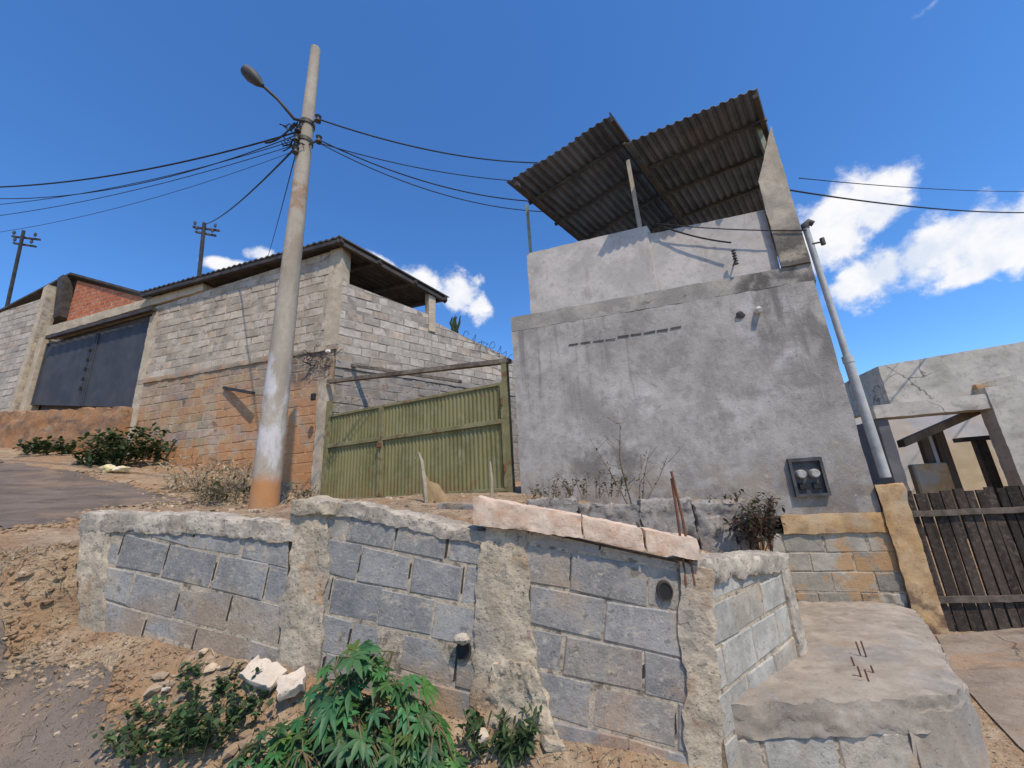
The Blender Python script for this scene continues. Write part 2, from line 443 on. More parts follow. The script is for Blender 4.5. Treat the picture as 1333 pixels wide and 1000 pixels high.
# ------------------------------------------------------------------ materials
MATS = {}
def surf(name, c1, c2, scale=3.0, lo=.38, hi=.62, rough=.92, bump=.25, bscale=45.0, bdist=.01, layers=(), tint=False, metallic=0.0, stretch=None, spec=.3, c3=None, s3=30.0, warm=True, pit=0.0, pits=60.0, crack=0.0):
    m = bpy.data.materials.new(name); m.use_nodes = True
    t = m.node_tree; b = NB(t); bs = t.nodes['Principled BSDF']
    pos = b.n('ShaderNodeNewGeometry').outputs['Position']
    def vec(st):
        return b.vmath('MULTIPLY', pos, st) if st else pos
    col = b.mix(b.rng(b.noise(vec(stretch), scale, 7, .62), lo, hi), c1, c2)
    if c3 is not None:
        col = b.mix(b.rng(b.noise(pos, s3, 5, .65), .46, .7, 0, .8), col, c3)
    if tint:
        at = b.n('ShaderNodeAttribute', attribute_name='tint')
        col = b.mix(1.0, col, at.outputs['Color'], 'MULTIPLY')
    for L in layers:
        k = b.rng(b.noise(vec(L.get('st')), L.get('s', 4), L.get('d', 6), L.get('r', .62), L.get('dist', .2)), L.get('lo', .45), L.get('hi', .6))
        if 'z' in L:       # 1 at z0, 0 at z1
            sep = b.n('ShaderNodeSeparateXYZ'); t.links.new(pos, sep.inputs[0])
            wob = b.math('ADD', sep.outputs['Z'], b.math('MULTIPLY', b.math('SUBTRACT', b.noise(pos, L.get('zs', 2.5), 4), .5), L.get('zn', .6)))
            k = b.math('MULTIPLY', k, b.rng(wob, L['z'][0], L['z'][1], 1, 0))
        if 'at' in L:
            dd = b.vmath('LENGTH', b.vmath('MULTIPLY', b.vmath('SUBTRACT', pos, tuple(L['at'])), L.get('sq', (1, 1, 1))))
            dd = b.math('ADD', dd, b.math('MULTIPLY', b.math('SUBTRACT', b.noise(pos, L.get('as', 5), 5), .5), L.get('an', .5)))
            k = b.math('MULTIPLY', k, b.rng(dd, L['rad'] * .5, L['rad'], 1, 0))
        col = b.mix(b.math('MULTIPLY', k, L.get('f', 1.0)), col, L['c'])
    if pit > 0:
        pk = b.rng(b.noise(pos, pits, 3, .75), .60, .70)
        col = b.mix(b.math('MULTIPLY', pk, pit), col, (.07, .06, .05))
        col = b.mix(b.rng(b.noise(pos, pits * 1.7, 2, .7), .58, .72, 0, pit * .7), col, (.55, .51, .45))
    if crack > 0:
        vo = b.n('ShaderNodeTexVoronoi', feature='DISTANCE_TO_EDGE'); vo.inputs['Scale'].default_value = crack
        wv = b.n('ShaderNodeTexNoise'); t.links.new(pos, wv.inputs['Vector']); wv.inputs['Scale'].default_value = crack * 2.2; wv.inputs['Detail'].default_value = 6
        b.put(vo.inputs['Vector'], b.vmath('ADD', pos, b.vmath('MULTIPLY', wv.outputs['Color'], (.5 / crack,) * 3)))
        ck = b.math('MULTIPLY', b.rng(vo.outputs['Distance'], .002, .010, 1, 0), b.rng(b.noise(pos, crack * .9, 3), .52, .62))
        col = b.mix(b.math('MULTIPLY', ck, .75), col, (.06, .055, .05))
    if warm: col = b.mix(1.0, col, (1.07, .985, .86), 'MULTIPLY')
    b.put(bs.inputs['Base Color'], col)
    bs.inputs['Roughness'].default_value = rough
    bs.inputs['Metallic'].default_value = metallic
    bs.inputs['Specular IOR Level'].default_value = spec
    if bump > 0:
        h = b.math('ADD', b.noise(vec(stretch), bscale, 6, .65), b.math('MULTIPLY', b.noise(pos, bscale * .22, 4, .6), 1.6))
        if pit > 0: h = b.math('ADD', h, b.math('MULTIPLY', pk, -1.2))
        bn = b.n('ShaderNodeBump'); bn.inputs['Strength'].default_value = bump; bn.inputs['Distance'].default_value = bdist
        t.links.new(h, bn.inputs['Height']); t.links.new(bn.outputs[0], bs.inputs['Normal'])
    MATS[name] = m
    return m

ORG = (.36, .19, .085); SOIL = (.30, .185, .105); BEI = (.44, .36, .25); GRY = (.27, .275, .28); LIC = (.06, .06, .058)
m_block = surf('grey_block', (.22, .224, .228), (.315, .318, .318), 5, tint=True, pit=0.45, pits=60, bump=.5, bscale=70, c3=(.36, .35, .33), s3=22,
               layers=[dict(c=(.38, .33, .25), s=5, lo=.56, hi=.68, f=.6), dict(c=(.42, .36, .27), s=2.3, lo=.6, hi=.7, f=.6), dict(c=(.09, .09, .09), s=10, lo=.58, hi=.68, f=.6), dict(c=(.46, .44, .40), s=26, lo=.58, hi=.68, f=.6), dict(c=(.47, .42, .34), s=8, st=(1, 1, 3), lo=.6, hi=.68, f=.7), dict(c=(.36, .21, .11), s=3, lo=.45, hi=.6, z=(.35, .8), zn=.6, f=.6), dict(c=(.36, .25, .15), s=4, lo=.3, hi=.5, at=RW.at(240, 830), rad=.5, sq=(.6, 1, 1.5), an=.4, f=.5), dict(c=(.37, .28, .18), s=4, lo=.4, hi=.55, at=RW.at(740, 740), rad=.3, an=.3, f=.45), dict(c=(.37, .27, .17), s=4, lo=.35, hi=.5, at=RW.at(540, 950), rad=.4, an=.3, f=.75), dict(c=(.33, .21, .115), s=3, lo=.38, hi=.6, z=(.35, 1.05), zn=.8, f=.0)])
m_mortar = surf('mortar', (.34, .305, .25), (.48, .425, .34), 14, pit=0.4, pits=60, bump=.7, bscale=60, layers=[dict(c=(.09, .08, .07), s=16, lo=.52, hi=.62, f=.7)])
m_gap = surf('open_joint', (.035, .032, .03), (.06, .055, .05), 20, bump=0)
m_pier = surf('rough_concrete', (.36, .32, .25), (.53, .47, .37), 4, lo=.42, hi=.58, pit=0.28, pits=48, bump=.9, bscale=40, c3=(.27, .255, .23), s3=14,
              layers=[dict(c=(.30, .285, .26), s=2.2, lo=.48, hi=.62, f=.7), dict(c=(.40, .23, .11), s=3.5, lo=.52, hi=.66, f=.55), dict(c=(.11, .105, .10), s=11, lo=.63, hi=.74, f=.6)])
m_cap = surf('weathered_concrete', (.31, .285, .245), (.50, .465, .40), 5, lo=.42, hi=.58, crack=3.2, pit=0.5, pits=48, bump=.9, bscale=35, c3=(.25, .245, .235), s3=17,
             layers=[dict(c=(.13, .125, .12), s=7, lo=.6, hi=.72, f=.6), dict(c=(.46, .34, .22), s=3, lo=.58, hi=.7, f=.5)])
m_coping = surf('pinkish_concrete', (.58, .47, .38), (.67, .57, .475), 6, pit=0.35, pits=55, bump=.4, bscale=45, c3=(.50, .33, .23), s3=9,
                layers=[dict(c=(.30, .24, .2), s=7, lo=.62, hi=.72, f=.7, st=(1, 1, 4)), dict(c=(.2, .17, .15), s=22, lo=.68, hi=.76, f=.7)])
m_step = surf('step_concrete', (.265, .245, .215), (.37, .345, .305), 3, pit=0.4, pits=50, bump=.4, bscale=50, c3=(.32, .28, .24), s3=13,
              layers=[dict(c=(.42, .31, .21), s=2.2, lo=.58, hi=.74, f=.4), dict(c=(.17, .155, .135), s=5, lo=.55, hi=.7, f=.6), dict(c=(.25, .255, .26), s=2.4, lo=.5, hi=.62, f=.6)])
zc = FAC.at
m_plaster = surf('grey_plaster', (.305, .303, .30), (.405, .40, .395), 1.5, lo=.34, hi=.66, pit=.3, pits=38, bump=.5, bscale=55, c3=(.40, .39, .38), s3=24,
                 layers=[dict(c=(.54, .535, .54), s=2.6, lo=.42, hi=.64, f=.65, at=FAC.at(850, 560), rad=1.5, sq=(.8, .8, 1.5), an=1.0),
                         dict(c=(.54, .56, .58), s=3.2, lo=.4, hi=.64, f=.65, at=FAC.at(1010, 440), rad=.75, sq=(1.5, 1.5, .7), an=.5),
                         dict(c=(.50, .50, .50), s=3, lo=.42, hi=.7, f=.5, at=FAC.at(725, 480), rad=.9, sq=(1, 1, .6), an=.6),
                         dict(c=(.19, .185, .185), s=2.2, lo=.45, hi=.64, f=.7, z=(3.1, 4.4), zn=-.0) if False else dict(c=(.19, .18, .175), s=1.9, st=(1, 1, .55), lo=.44, hi=.66, f=.55), dict(c=(.21, .2, .195), s=7, lo=.48, hi=.66, f=.45), dict(c=(.15, .14, .135), s=3.2, st=(2.5, 2.5, .14), lo=.54, hi=.7, f=.6, z=(3.3, 2.2), zn=1.2),
                         dict(c=(.14, .135, .135), s=2.4, st=(1.6, 1.6, .5), lo=.44, hi=.62, f=.75, at=FAC.at(1045, 400), rad=.8, sq=(1, 1, .7), an=.6),
                         dict(c=(.20, .19, .19), s=3, lo=.42, hi=.62, f=.8, at=FAC.at(1060, 500), rad=.5, an=.5),
                         dict(c=(.12, .115, .11), s=4, lo=.35, hi=.6, f=.75, at=FAC.at(790, 605), rad=.5, sq=(.7, .7, 1.6), an=.4),
                         dict(c=(.27, .23, .18), s=6, lo=.4, hi=.6, f=.75, z=(1.3, 2.2), zn=.8), dict(c=(.13, .12, .115), s=2.5, lo=.45, hi=.6, f=.6, z=(1.3, 2.0), zn=.8),
                         dict(c=(.08, .078, .076), s=12, lo=.66, hi=.76, f=.6),
                         dict(c=(.56, .555, .55), s=18, lo=.63, hi=.74, f=.5)])
m_plaster_up = surf('light_plaster', (.40, .395, .395), (.50, .49, .49), 1.8, pit=0.25, pits=38, bump=.3, bscale=55, c3=(.36, .35, .34), s3=14,
                    layers=[dict(c=(.30, .29, .285), s=1.7, lo=.5, hi=.68, f=.6), dict(c=(.26, .24, .21), s=2.2, st=(2, 2, .5), lo=.55, hi=.7, f=.55),
                            dict(c=(.15, .145, .14), s=5, lo=.66, hi=.76, f=.7), dict(c=(.55, .54, .54), s=4, lo=.58, hi=.7, f=.6)])
m_band = surf('stained_band', (.25, .245, .24), (.36, .35, .335), 2.5, pit=0.3, pits=35, bump=.4, bscale=45, c3=(.25, .23, .21), s3=13,
              layers=[dict(c=(.07, .068, .066), s=3, st=(1, 1, 1.2), lo=.6, hi=.72, f=.75), dict(c=(.06, .058, .056), s=3.5, lo=.36, hi=.52, f=.8, at=FAC.at(990, 375), rad=.35, an=.3), dict(c=(.07, .068, .066), s=3.5, lo=.36, hi=.52, f=.8, at=FAC.at(1050, 370), rad=.4, an=.3)])
m_tan = surf('tan_concrete', (.36, .325, .26), (.46, .42, .35), 3, pit=0.35, pits=35, bump=.4, bscale=40, c3=(.30, .28, .24), s3=11,
             layers=[dict(c=(.24, .23, .215), s=2, lo=.4, hi=.6, f=.6), dict(c=(.07, .068, .065), s=3.2, lo=.36, hi=.52, f=.85, at=FAC.at(1042, 345), rad=.6, sq=(1, 1, .8), an=.5), dict(c=(.17, .16, .14), s=4, st=(2, 2, .4), lo=.58, hi=.72, f=.55)])
m_orange = surf('orange_stained_concrete', (.42, .27, .125), (.50, .37, .22), 3.5, pit=0.45, pits=45, bump=.45, bscale=40, c3=(.33, .22, .13), s3=9,
                layers=[dict(c=(.36, .345, .31), s=2.5, lo=.5, hi=.62, f=.85, z=(1.6, .8)), dict(c=(.10, .06, .05), s=4, lo=.45, hi=.6, f=.85, z=(.25, .6), zn=.3)])
m_blk_or = surf('stained_block', (.29, .275, .245), (.38, .365, .33), 5, tint=True, pit=0.45, pits=50, bump=.5, bscale=60, c3=(.25, .24, .22), s3=17,
                layers=[dict(c=(.44, .26, .11), s=2.4, lo=.5, hi=.6, f=.75), dict(c=(.10, .08, .06), s=5, lo=.48, hi=.64, f=.85, z=(.3, .65), zn=.35)])
m_blk_step = surf('pale_block', (.31, .31, .29), (.43, .425, .40), 6, tint=True, pit=0.45, pits=55, bump=.5, bscale=60, c3=(.27, .27, .26), s3=19,
                  layers=[dict(c=(.46, .33, .20), s=2.8, lo=.57, hi=.7, f=.6), dict(c=(.14, .135, .13), s=9, lo=.62, hi=.74, f=.55)])
hp = [dict(c=(.52, .49, .45), s=3.2, lo=.54, hi=.64, f=.6), dict(c=(.22, .2, .18), s=5, lo=.58, hi=.68, f=.5), dict(c=(.44, .24, .11), s=1.5, lo=.46, hi=.62, f=.85, z=(3.2, 4.6), zn=1.8, zs=1.1), dict(c=(.40, .23, .12), s=2.3, lo=.6, hi=.72, f=.6, z=(4.6, 5.9), zn=.6),
      dict(c=(.30, .285, .26), s=2.1, lo=.48, hi=.6, f=.7, z=(4.2, 5.4), zn=.8), dict(c=(.10, .09, .08), s=2.4, lo=.6, hi=.72, f=.6),
      dict(c=(.08, .07, .065), s=2.4, lo=.4, hi=.6, f=.7, at=LH.at(400, 478), rad=.9, sq=(.7, .7, 1.8), an=.8)]
m_hblock = surf('house_block', (.37, .335, .28), (.50, .46, .40), 3, tint=True, pit=0.4, pits=20, bump=.5, bscale=40, c3=(.30, .285, .265), s3=12, layers=hp)
m_hmortar = surf('house_mortar', (.25, .22, .185), (.40, .36, .31), 6, pit=0.3, pits=20, bump=.5, bscale=40, layers=hp[:3])
m_hplaster = surf('rough_plaster', (.30, .255, .20), (.42, .36, .29), 2.2, tint=True, pit=0.45, pits=18, bump=.6, bscale=22, c3=(.27, .24, .2), s3=7,
                  layers=[dict(c=(.45, .22, .09), s=1.3, lo=.38, hi=.54, f=.85, z=(2.9, 4.9), zn=1.6, zs=1.2), dict(c=(.40, .225, .115), s=2.6, lo=.5, hi=.62, f=.75), dict(c=(.24, .225, .2), s=1.7, lo=.5, hi=.64, f=.8, z=(4.6, 3.2), zn=.5),
                          dict(c=(.09, .08, .07), s=3.3, lo=.6, hi=.7, f=.7), dict(c=(.52, .47, .40), s=5, lo=.63, hi=.72, f=.6),
                          dict(c=(.09, .08, .075), s=2.4, lo=.38, hi=.58, f=.75, at=LH.at(400, 478), rad=.9, sq=(.7, .7, 1.8), an=.8)])
m_hplaster2 = surf('smeared_mortar', (.40, .34, .27), (.30, .25, .19), 2.5, pit=0.4, pits=18, bump=.6, bscale=22, c3=(.46, .41, .34), s3=7, layers=[dict(c=(.45, .23, .10), s=1.3, lo=.38, hi=.54, f=.85, z=(2.9, 4.9), zn=1.6, zs=1.2)])
m_sblock = surf('side_block', (.36, .345, .325), (.47, .455, .43), 4, tint=True, pit=0.4, pits=20, bump=.5, bscale=40, c3=(.31, .295, .28), s3=12, layers=[dict(c=(.15, .14, .13), s=2.5, lo=.6, hi=.74, f=.6), dict(c=(.2, .17, .13), s=2.5, lo=.4, hi=.6, f=.7, z=(4.5, 5.0), zn=.5)])
m_smortar = surf('side_mortar', (.21, .195, .18), (.32, .30, .28), 6, bump=.4, bscale=40)
m_lintel = surf('lintel_concrete', (.40, .355, .275), (.50, .45, .365), 3, pit=0.3, pits=20, bump=.4, bscale=30, c3=(.33, .29, .23), s3=9)
m_brick = surf('red_brick', (.36, .115, .055), (.44, .17, .09), 3, bump=.4, bscale=40, layers=[dict(c=(.34, .33, .31), s=1.4, lo=.5, hi=.58, f=.6, z=(6.6, 7.2), zn=.5)])
m_plinth = surf('earth_plinth', (.36, .185, .085), (.27, .165, .10), 2, pit=0.5, pits=16, bump=.7, bscale=20, c3=(.40, .25, .14), s3=6,
                layers=[dict(c=(.13, .10, .085), s=2.4, st=(1, 1, 2.2), lo=.52, hi=.66, f=.75), dict(c=(.33, .27, .2), s=3, lo=.58, hi=.7, f=.6)])
m_roofd = surf('dark_sheet', (.045, .042, .04), (.08, .074, .07), 3, bump=.1, rough=.7)
m_tin = surf('zinc_sheet', (.07, .076, .085), (.125, .132, .142), 2.2, bump=.1, bscale=20, rough=.6, metallic=.15, warm=False, layers=[dict(c=(.15, .10, .075), s=3, lo=.56, hi=.7, f=.5), dict(c=(.09, .085, .08), s=1.5, lo=.52, hi=.68, f=.6)])
m_steel_d = surf('dark_steel', (.035, .033, .032), (.07, .06, .052), 5, bump=.1, rough=.6)
m_galv = surf('grey_pipe', (.36, .38, .38), (.46, .48, .48), 6, bump=.1, rough=.5, metallic=.1, layers=[dict(c=(.24, .25, .24), s=4, lo=.55, hi=.7, f=.6)])
m_rust = surf('rusty_bar', (.11, .06, .045), (.20, .09, .05), 20, bump=.3, rough=.85)
m_greenpost = surf('faded_green_paint', (.16, .21, .17), (.25, .29, .24), 5, bump=.2, rough=.7, layers=[dict(c=(.25, .15, .08), s=7, lo=.55, hi=.68, f=.7)])
m_gate = surf('olive_paint', (.14, .14, .058), (.21, .205, .095), 2.5, stretch=(1, 1, .35), bump=.12, rough=.6, c3=(.20, .205, .12), s3=6,
              layers=[dict(c=(.30, .30, .19), s=5, st=(1.5, 1.5, .4), lo=.6, hi=.72, f=.55), dict(c=(.16, .085, .04), s=3.5, st=(1.5, 1.5, .5), lo=.62, hi=.72, f=.75), dict(c=(.20, .14, .07), s=5, lo=.42, hi=.6, f=.7, z=(1.75, 2.1), zn=.25)])
m_gframe = surf('olive_frame', (.17, .165, .08), (.24, .23, .13), 4, bump=.2, rough=.65, layers=[dict(c=(.17, .085, .045), s=5, lo=.54, hi=.66, f=.8)])
m_beam = surf('weathered_beam', (.10, .085, .07), (.19, .17, .14), 3, bump=.5, bscale=40, c3=(.26, .24, .2), s3=9)
m_blue = surf('blue_grey_steel', (.042, .047, .057), (.058, .064, .075), 2, bump=.05, rough=.55, layers=[dict(c=(.11, .12, .135), s=3, lo=.58, hi=.72, f=.5)])
m_pole = surf('pole_concrete', (.29, .27, .235), (.385, .36, .315), 3, pit=0.25, pits=35, bump=.3, bscale=40, stretch=(1, 1, .3), c3=(.31, .285, .245), s3=9,
              layers=[dict(c=(.26, .15, .09), s=6, lo=.4, hi=.6, f=.7, at=Vector((-3.11, 4.95, 6.1)), rad=.35, an=.3), dict(c=(.54, .56, .60), s=3.5, st=(1, 1, .5), lo=.42, hi=.58, f=.9, z=(3.3, 3.7), zn=.6), dict(c=(.42, .21, .085), s=4, lo=.2, hi=.4, f=.95, z=(1.86, 2.06), zn=.18), dict(c=(.25, .20, .15), s=2.2, st=(1, 1, .4), lo=.52, hi=.66, f=.6)])
m_black = surf('black_rubber', (.018, .018, .02), (.03, .03, .032), 5, bump=0, rough=.7)
m_dkgrey = surf('dark_plastic', (.05, .05, .055), (.085, .085, .09), 6, bump=.1, rough=.6)
m_white = surf('white_plastic', (.62, .62, .60), (.72, .72, .70), 8, bump=.05, rough=.5)
m_dial = surf('dusty_glass', (.30, .30, .30), (.42, .42, .41), 30, bump=.05, rough=.3)
m_wood = surf('dark_boards', (.018, .015, .013), (.045, .037, .031), 6, stretch=(1, 1, .12), bump=.6, bscale=50, rough=.9, tint=True, c3=(.085, .07, .06), s3=24)
m_railw = surf('grey_rail_wood', (.075, .062, .052), (.14, .12, .10), 7, bump=.5, bscale=50, rough=.9, c3=(.08, .065, .055), s3=18)
m_nwall = surf('porch_plaster', (.40, .395, .38), (.49, .485, .465), 1.6, crack=0.6, pit=0.3, pits=18, bump=.3, bscale=30, c3=(.34, .335, .32), s3=9, layers=[dict(c=(.26, .25, .235), s=1.6, st=(1, 1, 2), lo=.52, hi=.68, f=.6), dict(c=(.30, .14, .09), s=2.2, lo=.66, hi=.75, f=.5)])
m_ndark = surf('porch_shaded_wall', (.10, .105, .125), (.14, .145, .165), 2, bump=.2, bscale=30)  # shade on the left porch wall put into a dark bluish colour
m_npale = surf('porch_pale_wall', (.52, .55, .60), (.60, .62, .66), 2, bump=.1, bscale=30, layers=[dict(c=(.62, .55, .42), s=1.0, lo=.45, hi=.5, f=.5)])
m_ncream = surf('porch_cream', (.58, .52, .40), (.66, .60, .48), 2, bump=.1, bscale=30)
m_nbrown = surf('brown_wood', (.10, .075, .055), (.16, .12, .085), 6, stretch=(1, 1, .2), bump=.3, bscale=40)
m_soil = surf('soil', (.25, .18, .12), (.38, .295, .205), 1.3, pit=0.55, pits=40, bump=1.0, bscale=26, bdist=.03, c3=(.50, .41, .29), s3=9,
              layers=[dict(c=(.24, .13, .07), s=2.4, lo=.5, hi=.66, f=.65), dict(c=(.48, .41, .32), s=6, lo=.56, hi=.68, f=.7), dict(c=(.12, .09, .07), s=9, lo=.6, hi=.72, f=.7), dict(c=(.36, .225, .12), s=1.1, lo=.45, hi=.62, f=.65)])
m_asph = surf('asphalt', (.125, .104, .088), (.18, .152, .13), 1.6, pit=0.3, pits=110, bump=.7, bscale=120, bdist=.008, c3=(.17, .15, .14), s3=75,
              layers=[dict(c=(.26, .195, .14), s=1.3, lo=.48, hi=.64, f=.7), dict(c=(.075, .065, .058), s=2.2, st=(.5, 1.6, 1), lo=.5, hi=.64, f=.6), dict(c=(.24, .20, .165), s=9, lo=.58, hi=.7, f=.6), dict(c=(.05, .045, .045), s=40, lo=.58, hi=.7, f=.6)])
m_drive = surf('dirty_concrete', (.21, .18, .15), (.30, .265, .225), 2, crack=0.9, pit=0.35, pits=40, bump=.5, bscale=50, c3=(.19, .155, .125), s3=9,
               layers=[dict(c=(.33, .21, .12), s=1.5, st=(.6, 2.2, 1), lo=.5, hi=.66, f=.6), dict(c=(.13, .11, .095), s=2.6, st=(.5, 2.4, 1), lo=.55, hi=.68, f=.6)])
m_rub = surf('rubble_grey', (.22, .215, .21), (.35, .34, .325), 6, pit=0.5, pits=45, bump=.7, bscale=40, c3=(.16, .15, .14), s3=12, layers=[dict(c=(.28, .19, .12), s=4, lo=.52, hi=.66, f=.6), dict(c=(.08, .075, .07), s=6, lo=.56, hi=.68, f=.7)])
m_stone = surf('pale_rubble', (.50, .46, .40), (.62, .57, .50), 7, pit=0.4, pits=50, bump=.5, bscale=40, c3=(.42, .36, .29), s3=14)
def leafmat(name, c1, c2, c3, rough=.5):
    m = bpy.data.materials.new(name); m.use_nodes = True
    t = m.node_tree; b = NB(t); bs = t.nodes['Principled BSDF']
    pos = b.n('ShaderNodeNewGeometry').outputs['Position']
    at = b.n('ShaderNodeAttribute', attribute_name='tint')
    col = b.mix(b.rng(b.noise(pos, 9, 4), .35, .65), c1, c2)
    col = b.mix(b.rng(b.noise(pos, 40, 3), .6, .75), col, c3)
    col = b.mix(1.0, col, at.outputs['Color'], 'MULTIPLY')
    b.put(bs.inputs['Base Color'], col); bs.inputs['Roughness'].default_value = rough
    bs.inputs['Specular IOR Level'].default_value = .35
    tr = b.n('ShaderNodeBsdfTranslucent'); b.put(tr.inputs['Color'], b.mix(.5, col, (.12, .22, .03)))
    mx = b.n('ShaderNodeMixShader'); mx.inputs[0].default_value = .18
    t.links.new(bs.outputs[0], mx.inputs[1]); t.links.new(tr.outputs[0], mx.inputs[2])
    t.links.new(mx.outputs[0], t.nodes['Material Output'].inputs['Surface'])
    return m
m_leaf = leafmat('castor_leaf', (.042, .125, .034), (.065, .17, .052), (.11, .23, .07))
m_weed = leafmat('weed_leaf', (.03, .065, .02), (.06, .105, .035), (.13, .14, .06), .7)
m_bush = leafmat('bush_leaf', (.03, .05, .018), (.05, .075, .028), (.085, .10, .045), .7)
m_dry = leafmat('dry_leaf', (.12, .095, .06), (.19, .15, .09), (.26, .21, .13), .9)
m_drydk = leafmat('dark_dry_twig', (.035, .028, .022), (.07, .055, .042), (.13, .10, .075), .9)
m_straw = leafmat('straw', (.38, .31, .20), (.50, .42, .29), (.28, .21, .12), .9)
m_drydk2 = surf('dry_twig', (.14, .11, .085), (.22, .18, .14), 20, bump=.1)
m_stem = surf('green_stem', (.10, .12, .05), (.17, .13, .07), 9, bump=.1, rough=.6)

# ------------------------------------------------------------------ the setting: ground, roads
def steps(lo, hi, fine, a, b, grow=1.35):
    """coordinates fine between a and b and growing towards lo and hi"""
    out = list(np.arange(a, b + 1e-6, fine)); s = fine; x = a
    while x > lo: s *= grow; x -= s; out.insert(0, max(x, lo))
    s = fine; x = out[-1]
    while x < hi: s *= grow; x += s; out.append(min(x, hi))
    return out
gx = steps(-700, 700, .055, -6.2, 4.6); gy = steps(-120, 900, .055, 1.7, 6.0)
mb = MB(); V = []; Fc = []
for y in gy:
    for x in gx: V.append((x, y, ground_z(x, y)))
nx = len(gx)
for j in range(len(gy) - 1):
    for i in range(nx - 1):
        a = j * nx + i; Fc.append((a, a + 1, a + nx + 1, a + nx))
mb.add(V, Fc, 0, (1, 1, 1), True)
tag(mb.build('ground', m_soil), kind='structure')

def drape(name, outline, mat, lift, cell=.08, edge=.055, seed=0):
    """sheet lying on the ground inside a plan outline with a ragged edge"""
    pts = []
    for (a, b) in zip(outline, outline[1:] + outline[:1]):
        a, b = Vector(a), Vector(b); n = max(1, int((b - a).length / .12)) if (b - a).length < 14 else 8
        nn = Vector((-(b - a).y, (b - a).x)).normalized()
        for k in range(n):
            p = a.lerp(b, k / n)
            pts.append(p + nn * (fb((p.x, p.y, seed), 3.2) * edge * 2 + fb((p.x, p.y, seed), 9) * edge))
    bm = bmesh.new()
    f = bm.faces.new([bm.verts.new((p.x, p.y, 0)) for p in pts])
    x0, x1 = min(p.x for p in pts), max(p.x for p in pts); y0, y1 = min(p.y for p in pts), max(p.y for p in pts)
    for ax, a, b in ((0, x0, x1), (1, y0, y1)):
        x = a + cell
        while x < b:
            co = [0, 0, 0]; co[ax] = x; no = [0, 0, 0]; no[ax] = 1
            bmesh.ops.bisect_plane(bm, geom=bm.verts[:] + bm.edges[:] + bm.faces[:], plane_co=co, plane_no=no)
            x += cell if (ax == 1 or -6 < x < 5) else .4
    for v in bm.verts: v.co.z = ground_z(v.co.x, v.co.y) + lift
    bmesh.ops.triangulate(bm, faces=[f for f in bm.faces if len(f.verts) > 4])
    bmesh.ops.recalc_face_normals(bm, faces=bm.faces[:])
    m = MB(); m.take(bm, 0, (1, 1, 1), True)
    return tag(m.build(name, mat), kind='structure')
g2 = lambda px, py: tuple(on_ground(px, py).xy)
low = [g2(2, 868), g2(70, 870), g2(135, 892), g2(170, 940), g2(165, 995)]
drape('lower_road', low + [(-1.55, 1.7), (-.9, .4), (-.4, -3), (-7, -3), (-7, 1.2), (-4.6, 2.4)], m_asph, .012)
upr = [g2(0, 604), g2(100, 616), g2(180, 636), g2(255, 655)]
upn = [g2(135, 662), g2(90, 684), g2(0, 692)]
drape('upper_road', upr + upn + [(-9, 5.9), (-16, 9.6), (-16.5, 12)], m_asph, .014, seed=4)
drape('driveway', [(2.5, 1.2), (2.75, 2.6), (3.3, 3.6), (4.0, 4.45), (4.9, 4.5), (9, 4.1), (9, 1)], m_drive, .012, cell=.12, edge=.0)

rnd = random.Random(7)
# ------------------------------------------------------------------ retaining wall
rw = thing('retaining_wall', 'low leaning wall of grey concrete blocks with rough piers and pink coping', 'wall', RW.p(1.9, .3))
R_ = RW.at
tl = math.radians(11.5)
U_ = (RW.e * math.cos(tl) - UP * math.sin(tl)); V_ = (UP * math.cos(tl) + RW.e * math.sin(tl) * .75).normalized()
def t_grey(r, u, v):
    g = r.uniform(.88, 1.12); w = r.random()
    if w < .15: return (g * 1.05, g * 1.01, g * .95)
    if w < .27: return (g * .86, g * .89, g * .94)
    return (g * .98, g, g * 1.02)
def uv_of(q, O):
    d = q - O; a, b = U_.dot(V_), None
    # solve d = u U + v V in the plane
    du, dv = d.dot(U_), d.dot(V_); k = 1 - a * a
    return ((du - a * dv) / k, (dv - a * du) / k)
def panel(pxs, name, extra=0.0, v0=0.0, u0=0.0, bw=.4, bh=.2):
    m = MB(); O = R_(pxs[0][0], pxs[0][1])
    poly = [uv_of(R_(x, y), O) for x, y in pxs]
    block_panel(m, O, U_, V_, RW.n, poly, bw, bh, .013, .16, rnd, t_grey, .007, .003, v0, u0, wob=.011, rec=.001, gap=2)
    return m.build(name, [m_block, m_mortar, m_gap], rw)
panel([(120, 678), (376, 694), (368, 900), (112, 880)], 'block_panel', v0=-.03, u0=.1, bw=.39, bh=.215)
panel([(424, 655), (632, 698), (622, 990), (402, 920)], 'block_panel', v0=.0, u0=.0, bw=.33, bh=.205)
panel([(678, 688), (895, 736), (900, 1040), (694, 1000)], 'block_panel', v0=-.08, u0=.06, bw=.41, bh=.205)
def rpier(pxs, name, mat, off=.03, thick=.22, **kw):
    """pxs: front-face corners bl, br, tr, tl"""
    m = MB(); q = [R_(x, y, off) for x, y in pxs]; b = -RW.n * thick
    m.rough([q[0], q[1], q[1] + b, q[0] + b, q[3], q[2], q[2] + b, q[3] + b], **dict(dict(res=.016, amp=.006, freq=14, ev=RW.e * .032, seed=pxs[0][0] * .17), **kw))
    return m.build(name, mat, rw)
rpier([(98, 830), (132, 850), (140, 690), (106, 676)], 'pier', m_pier, .016)
rpier([(352, 930), (408, 945), (432, 660), (382, 652)], 'pier', m_pier, .018)
rpier([(606, 1010), (712, 1020), (684, 690), (626, 686)], 'pier', m_pier, .016)
rpier([(894, 1050), (940, 1050), (930, 742), (884, 730)], 'pier', m_pier, .02)
rpier([(612, 990), (742, 990), (690, 860), (640, 860)], 'pier_foot', m_pier, .03, .12, amp=.014)
